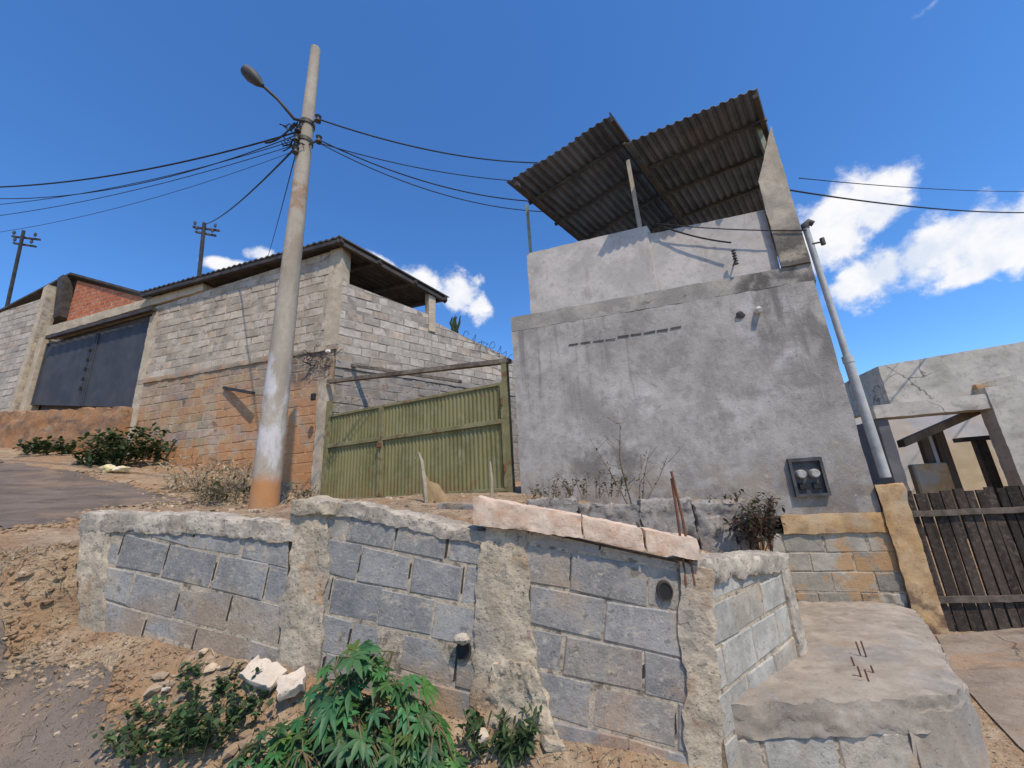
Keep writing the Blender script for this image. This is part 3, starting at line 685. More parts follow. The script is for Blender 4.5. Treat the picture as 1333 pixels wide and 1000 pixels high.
# rough mortar tops
def cap(p0, p1, h, dz=.0, off=.018, thick=.26, mat=m_cap, **kw):
    a, b = R_(*p0, off), R_(*p1, off)
    m = MB(); m.slab(a, b, (a.z - h, b.z - h), (a.z + dz, b.z + dz), thick, RW.n, **dict(dict(res=.016, amp=.009, freq=14, ev=UP * .02), **kw))
    return m.build('mortar_cap', mat, rw)
cap((106, 668), (240, 672), .12, seed=2)
cap((232, 670), (384, 684), .115, seed=3)
cap((380, 648), (436, 652), .09, mat=m_pier, seed=4, off=.045)
cap((434, 652), (632, 692), .085, seed=5)
# coping: three pinkish lengths laid along the top
for (x0, y0, x1, y1, b0, b1) in ((615, 646, 756, 672, 684, 701), (758, 673, 836, 689, 702, 717), (839, 690, 908, 702, 718, 731)):
    a, b = R_(x0, y0, .065), R_(x1, y1, .065); a2, b2 = R_(x0, b0, .065), R_(x1, b1, .065)
    m = MB(); m.slab(a, b, (a2.z, b2.z), (a.z, b.z), .2, RW.n, res=.018, amp=.006, freq=14, seed=x0 * .1)
    m.build('coping', m_coping, rw)
m = MB()
for (x, y0, x2, y1, k) in ((889, 736, 887, 622, .02), (900, 735, 898, 612, -.02)):
    a = R_(x, y0, .02); b = R_(x2, y1, .02); b = Vector((a.x + k, a.y + .02, b.z))
    m2 = MB(); m2.tube([a - UP * .1, a.lerp(b, .5) + RW.e * .006, b], .0075, 7); m2.build('rebar', m_rust, rw)
# round drain openings in the panels
for (px, py, r, nm) in ((604, 846, .035, 'weep_pipe'), (865, 769, .034, 'weep_pipe')):
    c = R_(px, py); m = MB()
    ring = []
    N_ = RW.n
    for k in range(16):
        a = 2 * math.pi * k / 16; d = RW.e * math.cos(a) + UP * math.sin(a) * 1.25
        ring.append(d)
    v = [c + d * r * 1.2 + N_ * .021 for d in ring] + [c + d * r * 1.3 - N_ * .01 for d in ring] + [c + d * r + N_ * .021 for d in ring] + [c + d * r + N_ * .0165 for d in ring]
    f = []
    for k in range(16):
        k2 = (k + 1) % 16
        f += [(16 + k, 16 + k2, k2, k), (k, k2, 32 + k2, 32 + k), (32 + k, 32 + k2, 48 + k2, 48 + k)]
    m.add(v, f, 0); m.add([v[48 + k] for k in range(16)], [tuple(range(16))], 1)
    m.build(nm, [m_gap, m_black], rw)
m = MB(); c = R_(601, 832, .05); m.rock(c, (.05, .03, .028), 3.3, sub=2); m.build('mortar_lump', m_cap, rw)
# return wall at the right end
A0, A1 = Vector((.93, 2.36, 0)), Vector((1.93, 3.2, 0))
rd = (A1 - A0).normalized(); rn = Vector((rd.y, -rd.x, 0))
m = MB()
block_panel(m, A0 + UP * 1.13, rd, UP, rn, [(0.03, -.03), (1.22, -.10), (1.26, -.9), (0.03, -1.1)], .4, .2, .016, .18, rnd, t_grey, .008, wob=.006, v0=.02)
m.build('block_panel', [m_blk_step, m_mortar], rw)
m = MB(); m.slab(A0 - rd * .02 + rn * .025, A1 + rd * .03 + rn * .03, (1.07, .95), (1.205, 1.06), .26, rn, res=.03, amp=.02, freq=6, seed=8); m.build('mortar_cap', m_cap, rw)
m = MB(); q = A1 - rd * .12 + rn * .018; m.slab(q, A1 + rd * .05 + rn * .018, (.2, .2), (1.0, .97), .2, rn, res=.03, amp=.013, freq=7, seed=9); m.build('pier', m_cap, rw)

# ------------------------------------------------------------------ concrete step platform
st = thing('step_platform', 'cracked concrete step platform on blocks beside the block wall', 'steps', (2.2, 3.0, 0))
FLp, FRp, RRp = Vector((1.0, 2.47, 0)), Vector((2.02, 2.42, 0)), Vector((2.58, 2.84, 0))
BLp, BRp, BR2 = Vector((2.5, 5.0, 0)), Vector((3.68, 4.66, 0)), Vector((3.93, 4.53, 0))
def zz(p, z): return Vector((p.x, p.y, z))
zf, zb = .475, .31
def zplat(x, y): return lerp(zf, zb, min(1.2, max(0, (y - 2.45) / 2.2))) - sst(1.95, 2.75, x - (y - 2.42) * .72) * .10
m = MB()
m.prism([FLp[:2], (1.5, 2.43), (1.9, 2.42), (2.08, 2.44), (2.24, 2.5), (2.4, 2.6), (2.54, 2.76), (2.68, 2.96), (2.95, 3.28), (3.5, 3.95), BR2[:2], BRp[:2], BLp[:2]], zplat, lambda x, y: zplat(x, y) - .15, res=.028, amp=.017, freq=9)
m.build('slab', m_step, st)
m = MB()
fu = (FRp - FLp).normalized(); fn = Vector((fu.y, -fu.x, 0))
block_panel(m, zz(FLp, .325) + fn * .002, fu, UP, fn, [(.0, 0.01), (.92, 0.01), (.92, -.75), (.0, -.75)], .37, .2, .016, .5, rnd, t_grey, .008, v0=.0, wob=.006)
m.build('block_base', [m_blk_step, m_mortar], st)
m = MB()
m.prism([(FRp.x - .13, FRp.y + .0), (FRp.x + .08, FRp.y + .02), (2.27, 2.51), (2.44, 2.63), (2.6, 2.8), (2.74, 3.02), (3.0, 3.3), (3.52, 3.94), (3.95, 4.5), (3.6, 4.6), (2.2, 3.4)], lambda x, y: zplat(x, y) - .07, lambda x, y: -.4, res=.035, amp=.022, freq=8, seed=5)
m.build('skirt', m_step, st)
for k, (px, py) in enumerate(((1112, 862), (1122, 880), (1127, 850), (1138, 874), (1119, 846), (1133, 890))):
    q = at_z(px, py, .46); m = MB(); m.tube([q - UP * .05, q + UP * (.03 + .02 * (k % 3)) + Vector((-.012, .0, 0))], .005, 6); m.build('rebar', m_rust, st)

# ------------------------------------------------------------------ grey two-storey house
gh = thing('grey_house', 'narrow two storey house of unpainted grey plaster with tin canopy on top', 'house', FAC.p(-2, 1.2))
uL = FAC.u(FAC.at(670, 500)); uR = FAC.u(FAC.at(1092, 480))
uR = -.12
DEP = 5.5
GS = Vector((math.sin(math.radians(37)), math.cos(math.radians(37)), 0))
def ghbox(u0, u1, z0, z1, off, dep, name, mat, rough=None, zz1=None):
    m = MB(); a, b = FAC.p(u0, 0, off), FAC.p(u1, 0, off); bk = GS * dep
    z1b = z1 if zz1 is None else zz1
    c8 = [a + UP * z0, b + UP * z0, b + bk + UP * z0, a + bk + UP * z0, a + UP * z1, b + UP * z1b, b + bk + UP * z1b, a + bk + UP * z1]
    if rough: m.rough(c8, **rough)
    else: m.hexa0(c8)
    return m.build(name, mat, gh)
ghbox(uL, uR, 1.17, 4.02, 0, DEP, 'wall', m_plaster, dict(res=.07, amp=.006, freq=2.5))
ghbox(uL, uR + .02, 4.02, 4.262, .002, DEP, 'storey_band', m_band, dict(res=.05, amp=.006, freq=5, seed=3))
u1 = FAC.u(FAC.at(690, 400)); u2 = FAC.u(FAC.at(848, 330)); u3 = FAC.u(FAC.at(1005, 300))
ghbox(u1, u2, 4.262, 5.34, -.02, .16, 'parapet', m_plaster_up, dict(res=.06, amp=.006, freq=3), zz1=5.36)
ghbox(u2 + .002, u3, 4.262, 5.24, -.06, .14, 'parapet', m_plaster_up, dict(res=.06, amp=.006, freq=3, seed=2), zz1=5.22)
m = MB(); a, b = FAC.p(u1 + .05, 0, -.2), FAC.p(u1 + .2, 0, -.2)     # parapet along the left side
m.hexa0([a + UP * 4.26, b + UP * 4.26, b + GS * 4.6 + UP * 4.26, a + GS * 4.6 + UP * 4.26, a + UP * 4.9, b + UP * 4.9, b + GS * 4.6 + UP * 4.9, a + GS * 4.6 + UP * 4.9]); m.build('parapet', m_plaster_up, gh)
ghbox(u3 - .02, uR + .01, 4.262, 5.62, .03, .24, 'corner_column', m_tan, dict(res=.04, amp=.006, freq=5, seed=4), zz1=6.5)
# base under the plaster
ghbox(-1.1, -.12, .985, 1.19, .03, 3, 'base_band', m_orange, dict(res=.04, amp=.012, freq=6))
m = MB(); block_panel(m, FAC.p(-3.0, .99, .0), FAC.e, UP, FAC.n, [(0, 0), (2.9, 0), (2.9, -1.1), (0, -1.1)], .4, .2, .016, 1.0, rnd, lambda r, u, v: (lambda g: (g, g, g * .97))(r.uniform(.7, 1.25)), .008, wob=.006, u0=.1)
m.build('block_base', [m_blk_or, m_mortar], gh)
ghbox(-4.3, -3.0, .6, 1.19, .0, 3, 'block_base', m_rub, dict(res=.05, amp=.02, freq=6))
ghbox(-.125, .125, -.3, 1.47, .05, .3, 'corner_pillar', m_orange, dict(res=.035, amp=.012, freq=6, seed=7))
# meter box
mbx = MB(); q = FAC.p(FAC.u(FAC.at(1029, 622)), 1.385); wv = FAC.e * .34
o = q + FAC.n * .004
for (a0, a1, z0, z1) in ((0, .34, 0, .03), (0, .34, .39, .43), (0, .03, .03, .39), (.31, .34, .03, .39)):
    mbx.box(o + FAC.e * a0 + UP * z0, FAC.e * (a1 - a0), -FAC.n * -.05, UP * (z1 - z0))
mbx.box(o + FAC.e * .03 + UP * .03 , FAC.e * .28, FAC.n * .006, UP * .36, 0)
mtr = mbx.build('meter_box', m_dkgrey, gh)
for (a, z) in ((.10, .25), (.235, .25)):
    m = MB(); c = o + FAC.e * a + UP * z
    m.tube([c + FAC.n * .004, c + FAC.n * .06, c + FAC.n * .075], [.05, .05, .04], 18); m.build('meter', m_dial, mtr)
    m = MB(); m.box(c - FAC.e * .04 - UP * .17 + FAC.n * .007, FAC.e * .08, FAC.n * .03, UP * .07, bev=.004); m.build('meter_base', m_black, mtr)
# crack / slot and small fittings
m = MB(); a = FAC.at(740, 451, .004); b = FAC.at(890, 426, .004)
for k in range(9):
    p0, p1 = a.lerp(b, k / 9 + .005), a.lerp(b, (k + .82 + .1 * rnd.random()) / 9)
    m.box(p0 + UP * rnd.uniform(-.014, .014), p1 - p0 + UP * rnd.uniform(-.012, .012), FAC.n * .006, UP * rnd.uniform(.008, .026))
m.build('broken_seam', m_band if False else m_dkgrey, gh)
m = MB(); c = FAC.at(986, 405); m.tube([c, c + FAC.n * .05, c + FAC.n * .11 - UP * .03], [.04, .04, .028], 12); m.build('wall_lamp', m_white, gh)
m = MB(); c = FAC.at(964, 410, .014); m.rock(c, (.06, .012, .05), 2, sub=2); m.build('lamp_shadow', m_black, gh)  # flat black lump standing in for the shadow cast by the wall lamp
# cable bracket
br = MB(); c = FAC.at(955, 345, -.05)
br.tube([c - FAC.n * .02, c + FAC.n * .10, c + FAC.n * .12 + UP * .02], .012, 8)
br.tube([c + FAC.n * .11 - UP * .06, c + FAC.n * .11 + UP * .17], .010, 8)
ob = br.build('cable_bracket', m_steel_d, gh)
for dz in (-.03, .05, .13):
    m = MB(); p = c + FAC.n * .115 + UP * dz; m.tube([p - UP * .022, p - UP * .008, p + UP * .008, p + UP * .022], [.03, .019, .019, .03], 12); m.build('insulator', m_dkgrey, ob)
# canopy over the terrace
def sheet(name, Pf0, Pf1, back, pitch=.12, amp=.016, mat=m_tin, parent=gh, nlen=6, th=.006, seed=0):
    """corrugated sheet from front edge Pf0-Pf1, ribs running along back"""
    Pf0, Pf1 = Vector(Pf0), Vector(Pf1); w = (Pf1 - Pf0).length; nu = int(w / pitch * 8); n = (Pf1 - Pf0).cross(Vector(back)).normalized()
    if n.z < 0: n = -n
    top, bot = [], []
    for i in range(nu + 1):
        s = i / nu; ph = (s * w / pitch) % 1
        h = amp * (1 if ph < .28 else (-1 if .44 < ph < .84 else (1 - 2 * (ph - .28) / .16 if ph < .5 else -1 + 2 * (ph - .84) / .16)))
        fr = .03 * fb((i // 40, seed, 1.5), 3.1) if True else 0
        for j in range(nlen + 1):
            p = Pf0.lerp(Pf1, s) + Vector(back) * (j / nlen + (fr if j == 0 else 0)) + n * h
            top.append(p + n * th); bot.append(p)
    m = MB(); k = nlen + 1; N_ = len(top); f = []
    for i in range(nu):
        for j in range(nlen):
            a = i * k + j; f.append((a, a + k, a + k + 1, a + 1)); f.append((N_ + a, N_ + a + 1, N_ + a + k + 1, N_ + a + k))
        f.append((i * k, N_ + i * k, N_ + (i + 1) * k, (i + 1) * k))
        e = i * k + nlen; f.append((e, e + k, N_ + e + k, N_ + e))
    for j in range(nlen):
        f.append((j, j + 1, N_ + j + 1, N_ + j)); a = nu * k + j; f.append((a, N_ + a, N_ + a + 1, a + 1))
    m.add(top + bot, f); return m.build(name, mat, parent)
caz = math.radians(40); CD = Vector((math.sin(caz), math.cos(caz), 0))
OFF = .6
L0, L1 = FAC.at(657, 236, OFF), FAC.at(795, 147, OFF)
R0, R1 = FAC.at(812, 188, OFF), FAC.at(986, 113, OFF)
CL = 5.0
sheet('canopy_sheet', L0, L1, CD * CL)
sheet('canopy_sheet', R0, R1, CD * CL + UP * -.05, seed=3)
def bar(a, b, r, name, mat, parent, up_=UP, asp=1.0):
    a, b = Vector(a), Vector(b); d = (b - a).normalized(); s = d.cross(up_).normalized() * r; t = s.cross(d).normalized() * r * asp
    m = MB(); m.hexa0([a - s - t, a + s - t, b + s - t, b - s - t, a - s + t, a + s + t, b + s + t, b - s + t]); return m.build(name, mat, parent)
for f_ in (.12, .27, .43, .6, .8):
    bar(L0 + CD * CL * f_ - UP * .055, L1 + CD * CL * f_ - UP * .055, .022, 'purlin', m_steel_d, gh)
    bar(R0 + CD * CL * f_ - UP * .055, R1 + CD * CL * f_ - UP * .055, .022, 'purlin', m_steel_d, gh)
bar(L1 - UP * .11 + CD * .02, L1 - UP * .11 + CD * CL, .03, 'rafter', m_steel_d, gh)
bar(L0 - UP * .11 + (L1 - L0) * .08 + CD * .05, L0 - UP * .11 + (L1 - L0) * .08 + CD * CL, .03, 'rafter', m_steel_d, gh)
bar(R0 - UP * .11 + CD * .3 + (R1 - R0) * .04, R0 - UP * .11 + (R1 - R0) * .04 + CD * CL, .03, 'rafter', m_steel_d, gh)
bar(R1 - UP * .11 + CD * .02 - (R1 - R0) * .03, R1 - UP * .11 - (R1 - R0) * .03 + CD * CL, .03, 'rafter', m_steel_d, gh)
pa = FAC.p(FAC.u(FAC.at(689, 318)), 5.3, -.06); pb = FAC.at(686, 262, -.06)
bar(pa, Vector((pa.x, pa.y, L0.z + .02)), .022, 'canopy_post', m_greenpost, gh, up_=FAC.e)
pm = FAC.p(FAC.u(FAC.at(832, 286)), 5.3, -.06); bar(pm, Vector((pm.x - .02, pm.y, 6.62)), .03, 'canopy_post', m_tan, gh, up_=FAC.e)
pc = FAC.p(-.22, 6.1, -.05); pt = FAC.at(979, 106, -.02); bar(pc, Vector((pc.x - .08, pc.y - .02, 7.12)), .03, 'canopy_post', m_greenpost, gh, up_=FAC.e)
# back posts hold the canopy's far side
for q in (L0 + (L1 - L0) * .1 + CD * (CL - .1), R1 - (R1 - R0) * .06 + CD * (CL - .1)): bar(Vector((q.x, q.y, 4.26)), q - UP * .03, .03, 'canopy_post', m_greenpost, gh, up_=FAC.e)

# service mast on the pillar
sm = thing('service_mast', 'tall grey steel service mast leaning on the right corner of the grey house', 'mast', FAC.p(.02, 1.45, .0))
m = MB(); b0 = FAC.at(1152, 618, .0); t0 = FAC.at(1049, 298, .0)
mid = b0.lerp(t0, .5); j1 = b0.lerp(t0, .42)
m.tube([b0 - UP * .03, j1], .05, 14); m.tube([j1, t0], .036, 14); m.tube([j1 - UP * .03, j1 + UP * .05], [.056, .056], 14)
m.build('pipe', m_galv, sm)
m = MB(); d = (t0 - b0).normalized(); m.tube([t0, t0 + d * .05, t0 + d * .09 + FAC.e * .05, t0 + d * .05 + FAC.e * .10], [.045, .05, .045, .035], 10); m.build('cap', m_dkgrey, sm)
m = MB(); m.tube([t0 - d * .25 + FAC.n * .03, t0 - d * .25 + FAC.n * .03 + FAC.e * .14], .012, 8); m.tube([t0 - d * .25 + FAC.e * .12 + FAC.n * .03 - UP * .04, t0 - d * .25 + FAC.e * .12 + FAC.n * .03 + UP * .05], .028, 10); m.build('insulator', m_dkgrey, sm)

# ------------------------------------------------------------------ low rubble wall in front of the facade
lw = thing('rubble_kerb', 'low broken grey block kerb under the facade of the grey house', 'wall', (1.0, 3.9, 1.2))
KP = Plane(.12, 4.15, 12)
ka = [KP.at(x, y) for x, y in ((686, 650), (750, 648), (830, 654), (900, 650), (975, 648))]
for i in range(4):
    m = MB(); a, b = ka[i], ka[i + 1]; h = (.0, -.05, .02, -.03)[i]
    m.slab(a, b, (.9, .9), (a.z + h, b.z + h * .6), .16, KP.n, res=.025, amp=.026, freq=9, seed=i * 3.1); m.build('kerb_block', m_rub, lw)
drape_soil = None

# ------------------------------------------------------------------ olive gate
gp = thing('metal_gate', 'olive green ribbed metal gate of two leaves under a weathered beam', 'gate', GT.p(-2, 1.65))
def ribbed(u0, u1, z0, z1, name):
    m = MB(); pitch = .075; n = max(2, int((u1 - u0) / pitch * 4)); n = n // 4 * 4
    fr, bk = [], []
    for i in range(n + 1):
        u = lerp(u0, u1, i / n); o_ = .016 if i % 4 in (0, 1) else 0
        for z in (z0, z1): fr.append(GT.p(u, z, o_)); bk.append(GT.p(u, z, o_ - .004))
    N_ = len(fr); f = []
    for i in range(n):
        a = i * 2; f += [(a, a + 2, a + 3, a + 1), (N_ + a, N_ + a + 1, N_ + a + 3, N_ + a + 2), (a + 1, a + 3, N_ + a + 3, N_ + a + 1), (a, N_ + a, N_ + a + 2, a + 2)]
    m.add(fr + bk, f); return m.build(name, m_gate, gp)
gu0 = GT.u(GT.at(424, 600)); gu1 = -.03; zt = GT.at(660, 500).z; zr = GT.at(660, 548).z
gm = GT.u(GT.at(497, 580))
gbot = 1.62
lf = []
for (a, b) in ((gu0 + .05, gm - .02), (gm + .02, gu1 - .05)):
    l = ribbed(a, b, gbot + .03, zt, 'leaf'); lf.append(l)
    m = MB()
    m.box(GT.p(a - .01, zr - .035, .018), GT.e * (b - a + .02), GT.n * .03, UP * .07, bev=.004)
    m.box(GT.p(a - .01, zt - .01, -.012), GT.e * (b - a + .02), GT.n * .045, UP * .05, bev=.004)
    m.box(GT.p(a - .01, gbot + .02, .018), GT.e * (b - a + .02), GT.n * .025, UP * .05, bev=.004)
    for uu in (a - .012, b - .03): m.box(GT.p(uu, gbot + .071, .019), GT.e * .042, GT.n * .03, UP * (zr - .036 - gbot - .072), bev=.004); m.box(GT.p(uu, zr + .036, .019), GT.e * .042, GT.n * .03, UP * (zt - .012 - zr - .036), bev=.004)
    m.build('leaf_frame', m_gframe, l)
for k, z in enumerate((gbot + .35, zr + .3)):
    m = MB(); m.tube([GT.p(gu1 - .05, z - .06, .06), GT.p(gu1 - .05, z + .06, .06)], .018, 10); m.build('hinge', m_rust, gp)
m = MB(); m.box(GT.p(gm - .05, zr - .16, .052), GT.e * .1, GT.n * .03, UP * .09, bev=.006); m.build('lock_box', m_rust, lf[1])
zbm = GT.at(668, 470).z
bar(GT.p(gu1, gbot - .2, -.02), GT.p(gu1 + .0, zbm, -.02), .045, 'post', m_gframe, gp, up_=GT.n)
bar(GT.p(gu0 - .02, gbot - .2, -.02), GT.p(gu0 - .02, zbm - .02, -.02), .04, 'post', m_gframe, gp, up_=GT.n)
bb = GT.at(428, 497, -.02); bar(GT.p(gu0 - .1, bb.z, -.02), GT.p(gu1 + .1, zbm + .02, -.02), .05, 'beam', m_beam, gp, asp=.7)
bar(GT.at(420, 470, -.5), GT.at(600, 497, -.9), .04, 'brace', m_beam, gp, asp=.7)

# gate pillar with a small black box
pl = thing('gate_pillar', 'slim pale concrete pillar left of the olive gate with a black box on it', 'pillar', GT.p(gu0 - .2, 1.6))
m = MB(); u = GT.u(GT.at(413, 600)); a, b = GT.p(u - .11, 0, .02), GT.p(u + .10, 0, .02); m.slab(a, b, (1.3, 1.3), (GT.at(416, 498).z, GT.at(416, 495).z), .2, GT.n, res=.05, amp=.012, freq=5)
m.build('shaft', m_lintel, pl)
m = MB(); q = GT.at(407, 522, .045); m.box(q, GT.e * .1, GT.n * .06, UP * .14, bev=.008); m.build('intercom_box', m_black, pl)

# ------------------------------------------------------------------ block house on the left
bh = thing('block_house', 'long unplastered block house on the slope with dark roof and stained orange base', 'house', LH.p(-3, 2))
le = -LH.e
uG = -LH.u(LH.at(186, 470)); uGl = -LH.u(LH.at(44, 490)); uE = uGl + .25
zB = 4.93
def t_house(r, u, v):
    g = r.uniform(.76, 1.18); w = r.random()
    if w < .15: return (g * 1.03, g * .94, g * .86)
    return (g, g * .985, g * .965)
m = MB(); O = LH.p(0, zB)
block_panel(m, O, le, UP, LH.n, [(.30, 0), (uG, 0), (uG, 2.1), (.30, 2.42)], .4, .2, .03, .3, rnd, t_house, .012, wob=.012)
m.build('upper_wall', [m_hblock, m_hmortar], bh)
m = MB(); O = LH.p(0, zB - .09)
block_panel(m, O, le, UP, LH.n, [(.05, 0), (uG, 0), (uG, -3.0), (.05, -3.8)], .4, .2, .022, .3, rnd, lambda r, u, v: (lambda g: (g, g * r.uniform(.9, 1.02), g * r.uniform(.82, 1.02)))(r.uniform(.78, 1.18)), .009, wob=.014)
m.build('lower_wall', [m_hplaster, m_hplaster2], bh)
m = MB(); m.slab(LH.p(-uG, 0, .035), LH.p(.03, 0, .035), (zB - .10, zB - .10), (zB + .02, zB + .02), .33, LH.n, res=.07, amp=.015, freq=4, seed=2); m.build('floor_band', m_hplaster, bh)
m = MB(); m.slab(LH.p(-.32, 0, .02), LH.p(.03, 0, .02), (zB + .02, zB + .02), (7.36, 7.36), .3, LH.n, res=.06, amp=.008, freq=4, seed=3); m.build('corner_column', m_lintel, bh)
m = MB(); m.slab(LH.p(-uG - .03, 0, .02), LH.p(-uG + .22, 0, .02), (2.4, 2.6), (6.75, 6.75), .3, LH.n, res=.06, amp=.008, freq=4, seed=6); m.build('door_jamb', m_lintel, bh)
m = MB(); m.slab(LH.p(-uE, 0, .02), LH.p(-uGl, 0, .02), (3.2, 3.2), (6.95, 6.95), .3, LH.n, res=.06, amp=.008, freq=4, seed=7); m.build('door_jamb', m_lintel, bh)
# lintel beam
a, b = LH.at(62, 426, .06), LH.at(265, 368, .06)
m = MB(); m.slab(a, b, (a.z - .28, b.z - .22), (a.z + .02, b.z), .35, LH.n, res=.08, amp=.012, freq=4); m.build('lintel', m_lintel, bh)
bar(LH.at(62, 440, .1), LH.at(200, 402, .1), .05, 'lintel_edge', m_steel_d, bh)
# plinth below the garage door
zg0 = LH.at(168, 534, -.08).z; zg1 = LH.at(40, 528, -.08).z
m = MB(); m.slab(LH.p(-uE - 5.5, 0, .25), LH.p(-uG + .05, 0, .25), (2.2, 2.0), (zg1 + .25, zg0 + .0), 1.6, LH.n, res=.1, amp=.05, freq=2.5); m.build('plinth', m_plinth, bh)
# garage door: two blue-grey leaves
zt0, zt1 = LH.at(185, 420, -.08).z, LH.at(58, 448, -.08).z
gd = None
um = (uG + uGl) / 2 - .05
gdm = MB()
def leaf(ua, ub, name):
    def zt_(u): return lerp(zt0, zt1, (u - uG) / (uGl - uG)) - .02
    def zb_(u): return lerp(zg0, zg1, (u - uG) / (uGl - uG)) + .03
    m = MB(); n = 28; fr = []; bk = []
    for i in range(n + 1):
        u = lerp(ua, ub, i / n); o_ = -.08 + (.012 if i % 4 in (0, 1) else 0)
        for z in (zb_(u), zt_(u)): fr.append(LH.p(-u, z, o_)); bk.append(LH.p(-u, z, o_ - .01))
    N_ = len(fr); f = []
    for i in range(n):
        a = 2 * i; f += [(a, a + 1, a + 3, a + 2), (N_ + a, N_ + a + 2, N_ + a + 3, N_ + a + 1)]
    m.add(fr + bk, f); l = m.build(name, m_blue, bh)
    for u in (ua, ub - .06 if ub > ua else ub):
        m = MB(); m.hexa0([LH.p(-u, zb_(u), -.066), LH.p(-u - .06, zb_(u), -.066), LH.p(-u - .06, zb_(u), -.1), LH.p(-u, zb_(u), -.1), LH.p(-u, zt_(u), -.05), LH.p(-u - .06, zt_(u), -.05), LH.p(-u - .06, zt_(u), -.1), LH.p(-u, zt_(u), -.1)]); m.build('door_stile', m_blue, l)
    return l
l1 = leaf(uG + .08, um - .015, 'garage_leaf'); l2 = leaf(um + .015, uGl - .06, 'garage_leaf')
u = um - .14
for k in range(5): m = MB(); q = LH.p(-u - .28, 5.0 + k * .28, -.05); m.box(q, LH.e * .05, LH.n * .04, UP * .1); m.build('latch', m_black, l1)
m = MB(); m.box(LH.p(-uE, 3.6, -.35), LH.e * (uE - uG), LH.n * .02, UP * 3.6); m.build('inner_wall', m_ndark, bh)
# side wall along the plot boundary
m = MB(); O = SW.p(0, zB - .35)
sp = lambda x, y: (SW.u(SW.at(x, y)), SW.at(x, y).z - (zB - .35))
t1, t2 = sp(440, 364), sp(562, 411); t3 = sp(576, 424); t4 = sp(655, 462)
block_panel(m, O, SW.e, UP, SW.n, [(.02, 0), t2[:1] + (0,), t2, (.02, t1[1])], .4, .2, .022, .25, rnd, t_house, .012, wob=.01)
block_panel(m, O, SW.e, UP, SW.n, [(t2[0] + .002, 0), (t4[0] + 1.5, 0), (t4[0] + 1.5, t4[1] - .35), t4, t3, (t2[0] + .002, t3[1] + .08)], .4, .2, .022, .25, rnd, t_house, .012, wob=.01)
m.build('side_wall', [m_sblock, m_smortar], bh)
m = MB(); a, b = SW.p(0.02, 0, .03), SW.p(6, 0, .03); m.slab(a, b, (zB - .5, zB - .5), (zB - .352, zB - .352), .3, SW.n, res=.08, amp=.015, freq=4); m.build('side_band', m_band, bh)
m = MB(); O = SW.p(0, zB - .502); block_panel(m, O, SW.e, UP, SW.n, [(.02, 0), (6, 0), (6, -3.4), (.02, -3.4)], .4, .2, .03, .25, rnd, t_house, .015, wob=.012); m.build('lower_side_wall', [m_rub, m_smortar], bh)
# posts that carry the roof, and the roof
m = MB(); q = SW.p(t2[0] - .1, 0, .03); m.slab(q, SW.p(t2[0] + .1, 0, .03), (SW.at(556, 412).z - .4,) * 2, (SW.at(556, 379).z + .05,) * 2, .2, SW.n, res=.05, amp=.008, freq=5); m.build('roof_post', m_lintel, bh)
rc = LH.p(.12, 7.47, .22); re_ = SW.at(585, 388, .12); rl = LH.p(-uG - .3, 7.42, .22)
rb = re_ - LH.e * (rc - rl).length * .98
m = MB()
th = UP * .035
nu, nv = 150, 14; top = []; bot = []
for i in range(nu + 1):
    for j in range(nv + 1):
        p = rc.lerp(rl, i / nu).lerp(re_.lerp(rb, i / nu), j / nv); h = UP * (.02 * math.sin(i * math.pi / 2.0) + (.012 * fb((i, 0, 0), .2)))
        top.append(p + th + h); bot.append(p + h)
k = nv + 1; N_ = len(top); f = []
for i in range(nu):
    for j in range(nv): a = i * k + j; f += [(a, a + 1, a + k + 1, a + k), (N_ + a, N_ + a + k, N_ + a + k + 1, N_ + a + 1)]
    f += [(i * k, i * k + k, N_ + i * k + k, N_ + i * k), (i * k + nv, N_ + i * k + nv, N_ + i * k + k + nv, i * k + k + nv)]
for j in range(nv): f += [(j, N_ + j, N_ + j + 1, j + 1), (nu * k + j, nu * k + j + 1, N_ + nu * k + j + 1, N_ + nu * k + j)]
m.add(top + bot, f); rf = m.build('roof', m_roofd, bh)
for t_ in (.02, .33, .66, .97): bar(rc.lerp(re_, t_) - UP * .07, rl.lerp(rb, t_) - UP * .07, .045, 'rafter', m_steel_d, rf)
bar(rc - UP * .08 - LH.e * .1, re_ - UP * .08 - LH.e * .1, .05, 'rafter', m_steel_d, rf)
# closes the house behind: back wall and inner floor
m = MB(); m.box(LH.p(-uG, zB + .05, -.32), LH.e * (uG - .05), SIDE * 3.2, UP * .1); m.build('floor_slab', m_lintel, bh)
m = MB(); q = LH.p(-uE, 2, -3.6); m.box(q, LH.e * (uE - .2), -LH.n * .15, UP * 4.6); m.build('back_wall', m_sblock, bh)
# wires and a pipe stub on the wall
bar(LH.at(292, 505, .02), LH.at(330, 512, .25), .035, 'drain_spout', m_steel_d, bh)
m = MB(); c = LH.at(428, 458, .06); m.tube([c, c + LH.n * .07], [.05, .03], 10); m.build('wall_lamp', m_white, bh)
m = MB()
for k in range(14):
    c = LH.at(rnd.uniform(398, 432), rnd.uniform(448, 478), .08); q = [c]
    for _ in range(5): c = c + Vector((rnd.uniform(-.12, .12), rnd.uniform(-.05, .05), rnd.uniform(-.09, .09))); q.append(c)
    m.tube(q, .008, 5, cap=False)
m.build('loose_wiring', m_black, bh)

